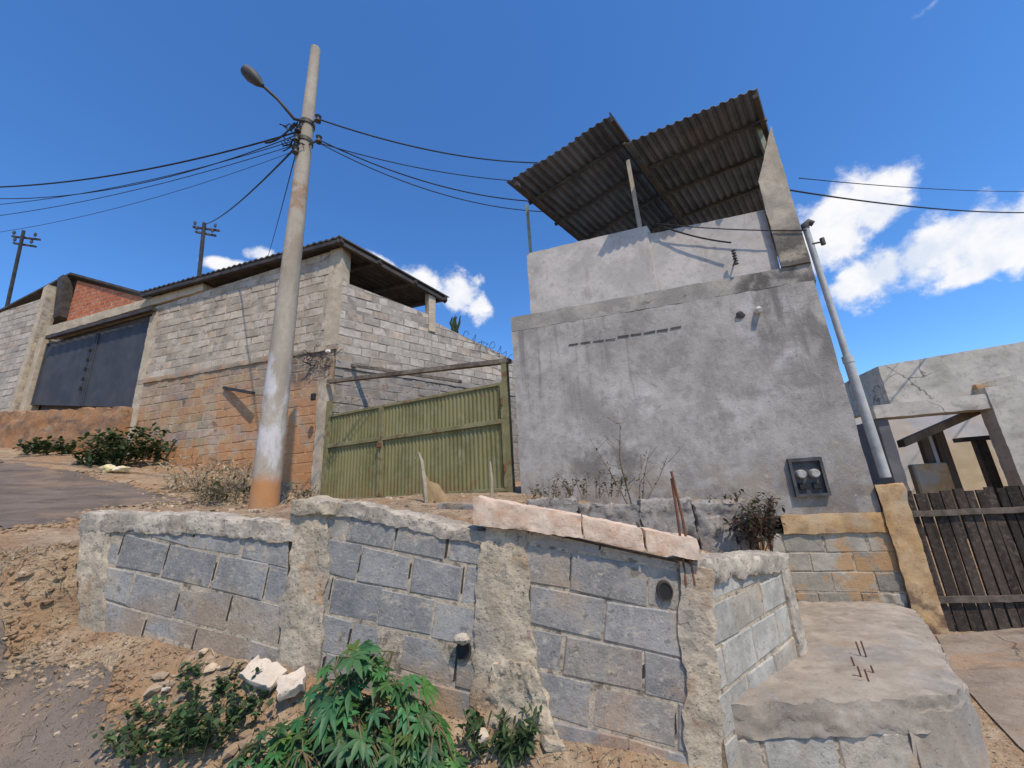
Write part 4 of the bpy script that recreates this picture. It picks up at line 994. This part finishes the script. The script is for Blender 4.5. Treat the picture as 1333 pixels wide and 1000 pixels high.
# spiny plant and wire on the side wall
m = MB(); c = SW.at(592, 428, -.1)
for k in range(7):
    a = c + Vector((rnd.uniform(-.1, .1), rnd.uniform(-.1, .1), -.1)); m.tube([a, a + Vector((rnd.uniform(-.08, .08), 0, .25)), a + Vector((rnd.uniform(-.12, .12), 0, rnd.uniform(.3, .6)))], [.035, .04, .012], 6)
tag(m.build('cactus_plant', m_bush), 'small upright green cactus plant on top of the side wall', 'plant')
m = MB(); a, b = SW.at(605, 446, -.1), SW.at(662, 470, -.1); q = []
for k in range(150):
    t = k / 149; an = t * 2 * math.pi * 7; q.append(a.lerp(b, t) + UP * (.16 + .2 * math.sin(an) * (.6 + .5 * math.sin(k * .37))) + SW.n * .2 * math.cos(an + .4 * math.sin(k * .21)))
m.tube(q, .008, 5)
tag(m.build('razor_wire', m_steel_d), 'dark coil of razor wire along the side wall beside grey house', 'razor wire')

# ------------------------------------------------------------------ far left gabled house
fg = thing('gable_house', 'grey block house at the left edge with red brick gable behind the blue door', 'house', LH.p(-uE - 3, 3.4))
m = MB(); O = LH.p(-uE - .02, 0, .1)
ztop = lambda px, py: LH.at(px, py, .1).z
block_panel(m, O, le, UP, LH.n, [(0, 3.2), (6.5, 3.2), (6.5, ztop(-30, 420)), (0, ztop(66, 385))], .4, .2, .02, .3, rnd, t_house, .008, wob=.008)
m.build('wall', [m_sblock, m_hmortar], fg)
m = MB(); a = LH.p(-uE - .2, 0, .13); m.slab(a, LH.p(-uE - .02, 0, .13), (3.3, 3.3), (ztop(80, 368), ztop(80, 366)), .3, LH.n, res=.06, amp=.008, freq=4, seed=9); m.build('corner_column', m_lintel, fg)
GB = Plane(*(LH.p(-uE, 0, -.25).xy), 16)
g0, g1, g2_, g3 = GB.at(88, 412), GB.at(98, 366), GB.at(188, 388), GB.at(188, 420)
m = MB(); O = GB.p(GB.u(g0), g0.z - .6)
block_panel(m, O, GB.e, UP, GB.n, [(0, 0), (GB.u(g2_) - GB.u(g0), 0), (GB.u(g2_) - GB.u(g0), g2_.z - O.z), (0, g1.z - O.z)], .25, .14, .02, .15, rnd, lambda r, u, v: (1, 1, 1), .006, wob=.006)
m.build('brick_gable', [m_brick, m_hmortar], fg)
ap = GB.at(91, 357, .10)
for (q, nm) in ((GB.at(196, 386, .10), 'roof'), (GB.at(-45, 428, .10), 'roof')):
    a = Vector(ap); d = -LH.n * 2.6
    c8 = [a, q, q + d, a + d]
    m = MB(); m.hexa0(c8 + [p + UP * .07 for p in c8]); m.build(nm, m_roofd, fg)
bar(GB.at(86, 362, .06), GB.at(80, 415, .06), .13, 'dark_opening', m_steel_d, fg, up_=GB.n)  # dark bar in place of the shade inside the opening beside the gable

# ------------------------------------------------------------------ porch house on the right
nh = thing('porch_house', 'low grey house on the right with open porch and a fallen dark board', 'house', NE.p(2, 0))
def nbox(u0, u1, w0, w1, z0, z1, name, mat, zr_=None, rough=None):
    m = MB(); zr1 = z1 if zr_ is None else zr_
    a, b = NE.p(u0, 0, -w0), NE.p(u1, 0, -w0); bk = -NE.n * (w1 - w0)
    c8 = [a + UP * z0, b + UP * z0, b + bk + UP * z0, a + bk + UP * z0, a + UP * z1, b + UP * zr1, b + bk + UP * zr1, a + bk + UP * z1]
    m.rough(c8, **(rough or dict(res=.06, amp=.008, freq=4, seed=u0))); return m.build(name, mat, nh)
nbox(0, 6.5, 0, .18, 2.98, 3.87, 'parapet', m_nwall, 4.28)
nbox(0, .18, .182, 3.2, 2.98, 3.87, 'parapet', m_nwall)
nbox(-.45, 1.74, -.28, .25, 2.70, 2.975, 'beam', m_nwall, 3.0)
uc = NE.u(NE.at(1288, 520, .3))
nbox(uc, uc + 5, -.3, .02, -.5, 3.12, 'wall', m_nwall, 3.3)
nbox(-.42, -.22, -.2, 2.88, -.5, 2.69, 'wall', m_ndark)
nbox(-.42, 6.4, 2.9, 3.1, -.5, 3.3, 'wall', m_npale)
nbox(6.3, 6.5, .19, 2.89, -.5, 3.1, 'wall', m_nwall)
a = NE.at(1232, 600, -2.5); ua = NE.u(a); nbox(ua, NE.u(NE.at(1298, 600, -2.5)), 2.5, 2.62, -.5, NE.at(1260, 572, -2.5).z, 'wall', m_ncream)
m = MB(); a, b = NE.at(1178, 578, -.15), NE.at(1288, 530, -.15); m.box(a - UP * .06, b - a, -NE.n * .25, UP * .15); m.build('fallen_board', m_nbrown, nh)
for (x0, x1, yb, ytp, dep, mt) in ((1197, 1208, 625, 568, -.8, m_nbrown), (1213, 1226, 620, 556, -.85, m_nbrown), (1207, 1212, 630, 566, -.9, m_npale), (1270, 1284, 650, 574, -.9, m_steel_d)):
    q0, q1 = NE.at(x0, ytp, dep), NE.at(x1, ytp, dep); zt_ = q0.z
    m = MB(); a = Vector((q0.x, q0.y, -.4)); m.box(a, Vector((q1.x - q0.x, q1.y - q0.y, 0)), -NE.n * .14, UP * (zt_ + .4)); m.build('porch_post', mt, nh)
m = MB(); a, b = NE.at(1252, 574, -.85), NE.at(1300, 570, -.85); m.box(a - UP * .02, b - a, -NE.n * .25, UP * .09); m.build('porch_beam', m_steel_d, nh)
m = MB(); a = NE.at(1196, 632, -.6); m.box(Vector((a.x, a.y, -.3)), NE.e * .62, -NE.n * .2, UP * (NE.at(1215, 603, -.6).z + .3), bev=.03); m.build('low_parapet', m_orange, nh)
m = MB(); a, b = NE.at(1272, 504, .12), NE.at(1300, 498, .12)
m.rough([a - UP * .08, b - UP * .08, b - UP * .08 - NE.n * .2, a - UP * .08 - NE.n * .2, a + UP * .06, b + UP * .08, b + UP * .08 - NE.n * .2, a + UP * .06 - NE.n * .2], res=.04, amp=.03, freq=6); m.build('broken_corner', m_blk_or, nh)

# ------------------------------------------------------------------ wooden fence
fe = thing('wooden_fence', 'dark weathered board fence with two grey rails right of the orange pillar', 'fence', FE.p(1, 0))
u = -.02; k = 0
zt_ = FE.at(1200, 640).z; zb_ = FE.at(1240, 826).z
while u < 3.4:
    w = rnd.uniform(.075, .115); m = MB(); h = zt_ + rnd.uniform(-.03, .02); lean = rnd.uniform(-.015, .015)
    c8 = []
    zlo = zb_ + rnd.uniform(.0, .03)
    for z, dx in ((zlo, 0), (h, lean)):
        for (du, dn) in ((0, 0), (w, 0), (w, -.022), (0, -.022)): c8.append(FE.p(u + du + dx, z, dn + rnd.uniform(-.004, .004)))
    m.hexa0(c8, 0, (lambda g: (g, g * .96, g * .92))(rnd.uniform(.55, 1.5))); m.build('board', m_wood, fe)
    u += w + rnd.uniform(.008, .03); k += 1
for (py0, nm) in ((668, 'rail'), (780, 'rail')):
    z = FE.at(1210, py0).z; m = MB(); a, b = FE.p(-.02, z - .03, .006), FE.p(3.4, z - .045, .006)
    m.rough([a, b, b + FE.n * .035, a + FE.n * .035][::-1] + [q + UP * .06 for q in [a, b, b + FE.n * .035, a + FE.n * .035][::-1]], res=.05, amp=.006, freq=6, seed=py0); m.build(nm, m_railw, fe)

# ------------------------------------------------------------------ poles and cables
up_ = thing('utility_pole', 'tall tapered concrete pole with whitewashed base and a street lamp arm', 'utility pole', (-3.08, 5.0, 1.5))
pb_ = Vector((-3.12, 5.02, 1.35)); PP = Plane(-3.12, 5.02, 0); ptop = PP.at(411, 64)
ptop = Vector((ptop.x, 5.02, ptop.z))
m = MB(); n = 24
m.tube([pb_.lerp(ptop, i / n) for i in range(n + 1)], [lerp(.168, .078, i / n) for i in range(n + 1)], 20); m.build('shaft', m_pole, up_)
def onpole(z): return pb_.lerp(ptop, (z - pb_.z) / (ptop.z - pb_.z))
za = PP.at(400, 165).z
m = MB(); c = onpole(za)
m.tube([c + Vector((0, -.1, 0)), PP.at(383, 155, .25), PP.at(362, 130, .4), PP.at(338, 108, .5)], [.024, .024, .022, .022], 10); arm = m.build('lamp_arm', m_steel_d, up_)
m = MB(); h0, h1 = PP.at(342, 112, .5), PP.at(318, 90, .58); d = h1 - h0
m.tube([h0, h0 + d * .25, h0 + d * .6, h0 + d * .92, h1], [.03, .075, .105, .085, .03], 14); m.build('lamp_head', m_dkgrey, up_)
for z in (za + .03, za - .32):
    c = onpole(z); m = MB(); m.tube([c - UP * .035, c + UP * .035], .118, 20); m.build('clamp_band', m_steel_d, up_)
for (px, py, dn) in ((388, 168, .12), (386, 180, .13), (385, 196, .12), (414, 155, .1), (415, 182, .12)):
    c = PP.at(px, py, dn); m = MB(); m.tube([c - UP * .05, c - UP * .02, c + UP * .02, c + UP * .05], [.05, .03, .03, .05], 12); m.tube([c, onpole(c.z)], .014, 6); m.build('insulator', m_dkgrey, up_)
m = MB()
for k in range(12):
    c = PP.at(rnd.uniform(378, 392), rnd.uniform(160, 195), .12); q = [c]
    for _ in range(5): c = c + Vector((rnd.uniform(-.09, .07), rnd.uniform(-.05, .05), rnd.uniform(-.08, .08))); q.append(c)
    m.tube(q, .009, 5, cap=False)
m.build('cable_loops', m_black, up_)
def cable(a, b, sag, r, label, m_=None, mid=None):
    q = []; n = 28
    for i in range(n + 1):
        t = i / n; q.append(Vector(a).lerp(Vector(b), t) - UP * sag * 4 * t * (1 - t))
    m = MB(); m.tube(q, r, 6)
    return tag(m.build('power_cable', m_ or m_black), label, 'cable')
eL = lambda px, py, d: at_d(px, py, d)
cable(PP.at(386, 172, .13), eL(-90, 243, 7.5), .35, .013, 'thick bundled black cable running left from the concrete pole, highest of the left ones')
cable(PP.at(386, 182, .13), eL(-90, 271, 7.5), .3, .006, 'thin cable running left from the pole just below the thick bundle')
cable(PP.at(386, 188, .13), eL(-90, 290, 7.5), .25, .0055, 'thinnest and lowest cable running off to the left edge from the pole')
cable(PP.at(384, 160, .2), PP.at(345, 186, .2), .1, .014, 'short drooping cable loop beside the lamp arm of the pole')
fp2 = eL(267, 292, 16.0)
cable(PP.at(385, 192, .13), fp2, .25, .014, 'black cable dropping from the concrete pole to the small distant pole')
canL = FAC.at(668, 208, -.6)
cable(PP.at(414, 155, .1), FAC.at(700, 212, -1.0), .2, .013, 'thick black cable from the pole to behind the tin canopy, highest on the right')
cable(PP.at(415, 182, .12), FAC.at(690, 262, -.3), .22, .010, 'thin cable sloping from the pole towards the left canopy post')
cable(PP.at(415, 186, .12), FAC.at(720, 276, -.5), .3, .008, 'faint cable sagging lowest between the pole and the grey house canopy')
cable(FAC.at(1000, 243, -.3), eL(1420, 272, 9.5), .25, .013, 'thick black cable leaving the canopy for the right edge in front of the clouds')
cable(FAC.at(1040, 232, -.6), eL(1420, 246, 10), .15, .007, 'thin faint cable above the thick one at the right edge')
cable(FAC.at(852, 291, .02), FAC.at(952, 316, .06), .05, .012, 'short black cable from the middle canopy post to the wall bracket')
cable(FAC.at(855, 291, .04), FAC.at(1050, 300, .05), .04, .008, 'thin cable from the middle canopy post to the service mast')
cable(PP.at(386, 176, .13), eL(-90, 250, 7.5), .55, .0075, 'thin cable sagging close under the thick bundle on the left')
cable(PP.at(386, 196, .13), eL(-90, 312, 7.5), .3, .004, 'hair thin cable low on the left, sloping down below the other left ones')
cable(PP.at(415, 186, .12), FAC.at(676, 236, -.1), .12, .008, 'thin cable from the pole to the front left corner of the tin canopy')
cable(PP.at(386, 196, .13), at_d(345, 345, 16.5), .2, .008, 'thin cable from the pole down behind the roof of the block house')
def farpole(px0, py0, px1, py1, d, r, label):
    a, b = at_d(px0, py0, d), at_d(px1, py1, d); b = Vector((lerp(a.x, b.x, .9), a.y, b.z)) if False else b
    t = thing('distant_pole', label, 'utility pole', a, 'distant poles behind the houses')
    dd = (b - a).normalized(); m = MB(); m.tube([a - dd * 3, b], [r * 1.3, r], 10); m.build('shaft', m_dkgrey, t)
    for s, L in ((.07, .42), (.16, .3)):
        c = b.lerp(a, s) + Vector((0, -r, 0)); m = MB(); m.box(c - Vector((L, 0, .05)), Vector((2 * L, .3, .0)), Vector((0, .08, 0)), UP * .07); m.build('crossarm', m_steel_d, t)
        for k in (-1, 1):
            m = MB(); q = c + Vector((k * L * .8, .1 + k * .1, .05)); m.tube([q, q + UP * .08, q + UP * .18], [.03, .055, .03], 8); m.build('insulator', m_dkgrey, t)
farpole(9, 400, 31, 300, 17, .055, 'thin distant pole with cross arms behind the wall at the left edge')
farpole(259, 362, 266, 290, 16, .065, 'distant pole with cross arms rising behind the block house roof')

# ------------------------------------------------------------------ plants
def leafquad(m, base, d, nrm, L, w, c, fold=.25, droop=.25, mi=0):
    """one leaf or lobe: 2 x 3 faces, folded along the midrib"""
    d = d.normalized(); s = d.cross(nrm).normalized(); n = s.cross(d).normalized()
    pts = []
    for t, ww in ((0, .12), (.35, .9), (.65, .75), (1, .02)):
        c0 = base + d * L * t - UP * droop * L * t * t
        pts += [c0 - s * w * ww + n * w * ww * fold, c0, c0 + s * w * ww + n * w * ww * fold]
    f = []
    for k in range(3):
        a = 3 * k; f += [(a, a + 1, a + 4, a + 3), (a + 1, a + 2, a + 5, a + 4)]
    m.add(pts, f, mi, c, True)
def palmate(m, c, nrm, r, col, rg):
    nrm = nrm.normalized(); a0 = rg.uniform(0, 6.28)
    x = nrm.orthogonal().normalized(); x = (Matrix.Rotation(a0, 3, nrm) @ x); y = nrm.cross(x)
    n = rg.choice((7, 8, 9))
    for k in range(n):
        a = math.radians(lerp(-140, 140, k / (n - 1))); L = r * (1 - .38 * abs(a) / 2.44) * rg.uniform(.88, 1.08)
        leafquad(m, c, x * math.cos(a) + y * math.sin(a), nrm, L, r * rg.uniform(.12, .18), col, rg.uniform(.1, .45), rg.uniform(.1, .5))
def castor(name, label, ctr, spread, n, rmin, rmax, seed, hgt, stems=6):
    rg = random.Random(seed); b = Vector((ctr[0], ctr[1], ground_z(ctr[0], ctr[1])))
    t = thing(name, label, 'plant', b)
    fl, stm = MB(), MB(); tips = []
    for k in range(stems):
        a = rg.uniform(0, 6.28); rr = rg.uniform(.2, .9)
        tip = b + Vector((math.cos(a) * spread[0] * rr * .6, math.sin(a) * spread[1] * rr * .6, hgt * rg.uniform(.5, .9)))
        stm.tube([b + Vector((rg.uniform(-.05, .05), rg.uniform(-.05, .05), -.03)), b.lerp(tip, .5) + Vector((rg.uniform(-.05, .05), 0, .05)), tip], [.013, .010, .006], 6); tips.append(tip)
    for k in range(n):
        a = rg.uniform(0, 6.28); rr = math.sqrt(rg.random())
        e = Vector((math.cos(a) * spread[0] * rr, math.sin(a) * spread[1] * rr, 0))
        z = hgt * (1 - .75 * rr * rr) * rg.uniform(.12, 1.05)
        c = b + e + UP * max(.03, z)
        nr = (Vector((0, 0, 1)) + e.normalized() * (.75 * rr) + Vector((rg.uniform(-.5, .5), rg.uniform(-.75, .15), rg.uniform(-.1, .3)))).normalized()
        g = rg.uniform(.5, 1.35); yl = rg.random() < .12
        palmate(fl, c, nr, lerp(rmin, rmax, rg.random() ** 1.4), (g * (2.2 if yl else rg.uniform(.75, 1.25)), g * (1.25 if yl else 1), g * rg.uniform(.7, 1.3)), rg)
        s0 = min(tips, key=lambda q: (q - c).length); stm.tube([s0, s0.lerp(c, .5) + UP * .03, c], .0035, 5, cap=False)
    stm.build('stem', m_stem, t); fl.build('foliage', m_leaf, t)
    return t
cp = on_ground(450, 985)
castor('castor_plant', 'tallest leafy green castor oil plant in front of the block wall', (-.80, 2.24), (.42, .2), 280, .055, .13, 5, .69, 13)
castor('castor_plant', 'lower spreading castor oil plant left of the tallest one, near the fallen slab', (-1.16, 2.16), (.34, .18), 190, .05, .12, 19, .42, 9)
castor('castor_plant', 'lower castor oil plant right of the tallest one in front of the wall', (-.56, 2.22), (.26, .16), 130, .05, .11, 23, .4, 8)
castor('castor_plant', 'smallest castor oil plant at the bottom edge near the middle pier', (-.42, 2.2), (.18, .12), 34, .05, .08, 11, .22, 4)

def weed(name, label, cat, ctr, spread, hgt, n, L, w, mat, seed, upr=.5, stems=10, group=None, smat=None):
    rg = random.Random(seed); b = Vector(ctr); t = thing(name, label, cat, b, group)
    fl, stm = MB(), MB()
    for k in range(stems):
        a = rg.uniform(0, 6.28); r0 = math.sqrt(rg.random()); p0 = b + Vector((math.cos(a) * spread[0] * r0, math.sin(a) * spread[1] * r0, -.03))
        lean = Vector((math.cos(a) * .5 * r0, math.sin(a) * .5 * r0, 1)) + Vector((rg.uniform(-.4, .4), rg.uniform(-.4, .4), 0))
        H = hgt * rg.uniform(.55, 1.05); p1 = p0 + lean * H * .55 + Vector((rg.uniform(-.1, .1) * H, 0, 0)); p2 = p1 + (lean + Vector((rg.uniform(-.5, .5), rg.uniform(-.5, .5), 0))) * H * .45
        r = max(.0022, hgt * .007); stm.tube([p0, p1, p2], [r * 1.4, r, r * .5], 5, cap=False)
        for i in range(n // stems):
            tt = rg.uniform(.15, 1); c = p0.lerp(p1, tt * 2) if tt < .5 else p1.lerp(p2, tt * 2 - 1)
            if rg.random() < .3: c2 = c + Vector((rg.uniform(-1, 1), rg.uniform(-1, 1), rg.uniform(.1, 1))) * hgt * .2; stm.tube([c, c2], r * .5, 4, cap=False); c = c2
            d = Vector((rg.uniform(-1, 1), rg.uniform(-1, 1), rg.uniform(-.3, 1) * upr * 2)); g = rg.uniform(.5, 1.45)
            leafquad(fl, c, d, Vector((rg.uniform(-.4, .4), rg.uniform(-.4, .4), 1)), L * rg.uniform(.6, 1.3), w * rg.uniform(.6, 1.2), (g, g * rg.uniform(.9, 1.1), g), .2, .2)
    stm.build('stem', smat or m_stem, t); fl.build('foliage', mat, t)
    return t
G = on_ground
weed('weed_clump', 'dark green weed clump left of the castor plant at the bottom edge', 'plant', tuple(G(235, 968)), (.3, .17), .2, 1300, .04, .015, m_weed, 3, stems=70)
weed('weed_clump', 'low straggling dark weed behind the clump, below the fallen slab', 'plant', tuple(G(275, 905)), (.2, .10), .15, 260, .04, .014, m_weed, 31, stems=14)
weed('weed_clump', 'small bright weed tuft at the foot of the middle pier', 'plant', tuple(G(655, 990) + Vector((0, .0, 0))), (.15, .06), .22, 420, .06, .012, m_weed, 4, upr=.9, stems=16)
weed('roadside_bush', 'dark green bush on the verge under the block house wall', 'bush', tuple(G(165, 604)), (.55, .4), .75, 900, .13, .05, m_bush, 6, stems=30)
weed('roadside_bush', 'low green bush on the verge under the blue garage door', 'bush', tuple(G(68, 592)), (.6, .4), .38, 500, .13, .05, m_bush, 8, stems=24)
weed('roadside_bush', 'small light green tuft right beside the dark bush on the verge', 'bush', tuple(G(128, 606)), (.35, .3), .3, 260, .11, .04, m_weed, 9, stems=14)
weed('dry_shrub', 'dark dead shrub beside the rusty rods at the right end of the wall', 'shrub', tuple(at_z(985, 712, 1.04)), (.15, .13), .46, 1100, .06, .012, m_drydk, 12, stems=34, smat=m_rust)
weed('dry_shrub', 'thin brown dry shrub between the rusty rods and the dark dead shrub', 'shrub', tuple(at_z(935, 700, 1.06)), (.18, .12), .42, 500, .045, .009, m_dry, 13, stems=26, smat=m_rust)
weed('dry_shrub', 'tall bare twiggy shrub standing against the facade above the pink coping', 'shrub', tuple(KP.at(822, 652, -.25)), (.14, .12), .8, 80, .05, .010, m_dry, 14, stems=6, smat=m_drydk2)
weed('dry_shrub', 'brown withered weeds along the kerb at the facade foot', 'shrub', tuple(KP.at(770, 645, -.2)), (.4, .1), .26, 260, .05, .012, m_dry, 15, stems=26, smat=m_nbrown)
weed('dry_shrub', 'withered brown weeds left of the facade corner below the gate post', 'shrub', tuple(KP.at(715, 650, -.3)), (.2, .1), .22, 120, .05, .012, m_dry, 25, stems=16, smat=m_nbrown)
weed('dry_shrub', 'dry brown weeds at the foot of the utility pole on its left', 'shrub', tuple(G(300, 655)), (.5, .4), .36, 520, .09, .02, m_dry, 16, stems=50, smat=m_straw)
weed('dry_shrub', 'tall dry grass clump against the orange house base behind the pole', 'shrub', tuple(G(278, 640)), (.7, .3), .6, 600, .12, .016, m_straw, 17, stems=60, smat=m_straw)
weed('dry_shrub', 'withered weeds to the right of the pole beside the gate pillar', 'shrub', tuple(G(388, 655)), (.25, .2), .3, 160, .07, .016, m_dry, 18, stems=24, smat=m_straw)
# dead stalk with hanging leaf in front of the gate
t = thing('dry_stalk', 'pale dead stalk with a hanging leaf in front of the olive gate', 'dead plant', G(553, 655))
KK = Plane(*G(553, 655).xy, 10); m = MB()
m.tube([KK.at(556, 668), KK.at(553, 630), KK.at(549, 600), KK.at(545, 590), KK.at(541, 597)], [.02, .024, .02, .015, .01], 7); m.build('stem', m_straw, t)
m = MB(); leafquad(m, KK.at(551, 625), KK.at(578, 652) - KK.at(551, 625), -KK.n, .42, .09, (1, .8, .6), .3, .1); leafquad(m, KK.at(550, 612), KK.at(560, 662) - KK.at(550, 612), -KK.n, .5, .07, (.9, .75, .55), .3, .1); m.build('dead_leaf', m_straw, t)
m = MB(); a = KK.at(640, 650, -.4); b = KK.at(638, 601, -.4); m.tube([a, a.lerp(b, .5) + KK.e * .01, b], [.022, .02, .01], 7)
tag(m.build('dead_stake', m_straw), 'short pale stake standing in front of the right end of the olive gate', 'stake')

# ------------------------------------------------------------------ rubble, litter, loose stones
def chunk(px, py, dims, rot, label, mat=m_stone, amp=.012, off=(0, 0, 0)):
    q = G(px, py) + Vector(off); R = Matrix.Rotation(rot[2], 3, 'Z') @ Matrix.Rotation(rot[0], 3, 'X') @ Matrix.Rotation(rot[1], 3, 'Y')
    a, b, c = [R @ Vector(v) for v in ((dims[0], 0, 0), (0, dims[1], 0), (0, 0, dims[2]))]
    o = q - a / 2 - b / 2 - c * .3; m = MB()
    m.rough([o, o + a, o + a + b, o + b, o + c, o + a + c, o + a + b + c, o + b + c], res=.02, amp=amp, freq=14, seed=px * .13)
    return tag(m.build('concrete_chunk', mat), label, 'rubble', 'broken concrete pieces at the foot of the wall')
chunk(345, 890, (.22, .13, .045), (.45, .35, -.3), 'pale flat slab piece leaning at the foot of the wall above the castor plant', off=(0, -.02, .03))
chunk(386, 905, (.14, .11, .05), (.6, -.3, .5), 'whitish broken slab piece tucked behind the castor leaves', off=(0, -.05, .06))
chunk(720, 975, (.12, .06, .04), (.2, .4, .2), 'lump of fallen mortar right of the middle pier foot', m_pier)
chunk(625, 965, (.07, .06, .06), (.3, .1, .4), 'pale rounded lump left of the middle pier foot', off=(0, -.03, 0))
chunk(115, 668, (.0 + .06, .05, .04), (.2, .1, .3), 'small stone on the left end of the wall', m_cap) if False else None
chunk(600, 662, (.42, .14, .06), (.02, .06, -.1), 'flat brown slab lying on the soil between wall top and olive gate', m_rub)
chunk(215, 905, (.05, .03, .02), (.2, .3, .6), 'thin pale splinter of concrete among dark weeds', off=(0, 0, .02))
chunk(940, 985, (.10, .06, .05), (.2, .4, .2), 'grey lump in the corner between wall and step platform', m_rub)
m = MB(); q = G(140, 615); m.rock(q + Vector((0, 0, .06)), (.14, .1, .09), 4, sub=3); m.rock(q + Vector((.22, .03, .05)), (.16, .09, .06), 7, sub=3)
tag(m.build('plastic_bag', surf('yellowish_plastic', (.62, .55, .30), (.72, .68, .55), 9, bump=.3, rough=.45)), 'crumpled yellow plastic bag on the verge by the bush', 'bag')
# scattered pebbles and dry litter (uncountable)
def scatter(name, n, pick, size, mat, seed, flat=.6):
    rg = random.Random(seed); m = MB()
    for k in range(n):
        x, y = pick(rg); z = ground_z(x, y); s = size * rg.uniform(.3, 1) ** 1.6 * 1.6; g = rg.uniform(.6, 1.3)
        m.rock((x, y, z + s * .15), (s * rg.uniform(.7, 1.3), s * rg.uniform(.7, 1.3), s * flat), rg.uniform(0, 50), 0, (g, g, g), 1, .5)
    return tag(m.build(name, mat), kind='stuff')
def pick_front(rg):
    x = rg.uniform(-3.6, .9); return x, interp(YW, x) - rg.uniform(.02, .42)
def pick_bank(rg):
    x = rg.uniform(-5.6, -3.0); return x, interp(YW, x) - rg.uniform(-.15, .42)
def pick_up(rg):
    p = G(rg.uniform(180, 400), rg.uniform(640, 668)); return p.x, p.y
def pick_plant(rg): return rg.uniform(-2.8, 2.2), rg.uniform(2.75, 5.6)
m_peb = surf('pebbles', (.28, .22, .16), (.44, .37, .28), 8, bump=.4, bscale=60, tint=True)
scatter('wall_foot_pebbles', 260, pick_front, .014, m_peb, 1); scatter('pale_debris', 46, lambda rg: tuple(G(rg.uniform(190, 330), rg.uniform(800, 985)).xy), .034, m_peb, 41, .5); scatter('bank_clods', 420, pick_bank, .022, m_soil, 2); scatter('upper_pebbles', 260, pick_plant, .022, m_peb, 4)
scatter('verge_pebbles', 90, pick_up, .035, m_peb, 5)
def pick_edge(rg):
    k = rg.randrange(len(low) - 1); a, b = Vector(low[k]), Vector(low[k + 1]); p = a.lerp(b, rg.random()); return p.x + rg.gauss(0, .05), p.y + rg.gauss(0, .05)
def pick_edge_up(rg):
    e = upr[1:] + upn; k = rg.randrange(len(e) - 1); a, b = Vector(e[k]), Vector(e[k + 1]); p = a.lerp(b, rg.random()); return p.x + rg.gauss(0, .09), p.y + rg.gauss(0, .09)
scatter('road_edge_crumbs', 420, pick_edge, .016, m_soil, 51); scatter('road_edge_gravel', 420, pick_edge_up, .026, m_soil, 52)
def straw(name, n, pick, L, mat, seed, rise=.4):
    rg = random.Random(seed); m = MB()
    for k in range(n):
        x, y = pick(rg); z = ground_z(x, y); a = rg.uniform(0, 6.28); d = Vector((math.cos(a), math.sin(a), rg.uniform(.0, rise)))
        g = rg.uniform(.5, 1.3); leafquad(m, Vector((x, y, z + .004)), d, UP, L * rg.uniform(.5, 1.4), L * .035, (g, g, g), .1, .25)
    return tag(m.build(name, mat), kind='stuff')
straw('dry_grass_litter', 2400, pick_front, .06, m_straw, 21, .9); straw('bank_dry_grass', 2600, pick_bank, .07, m_straw, 22, 1.0); straw('planter_litter', 700, pick_plant, .10, m_dry, 23)
straw('verge_dry_grass', 900, lambda rg: tuple(G(rg.uniform(200, 420), rg.uniform(632, 662)).xy), .16, m_straw, 24, .9)
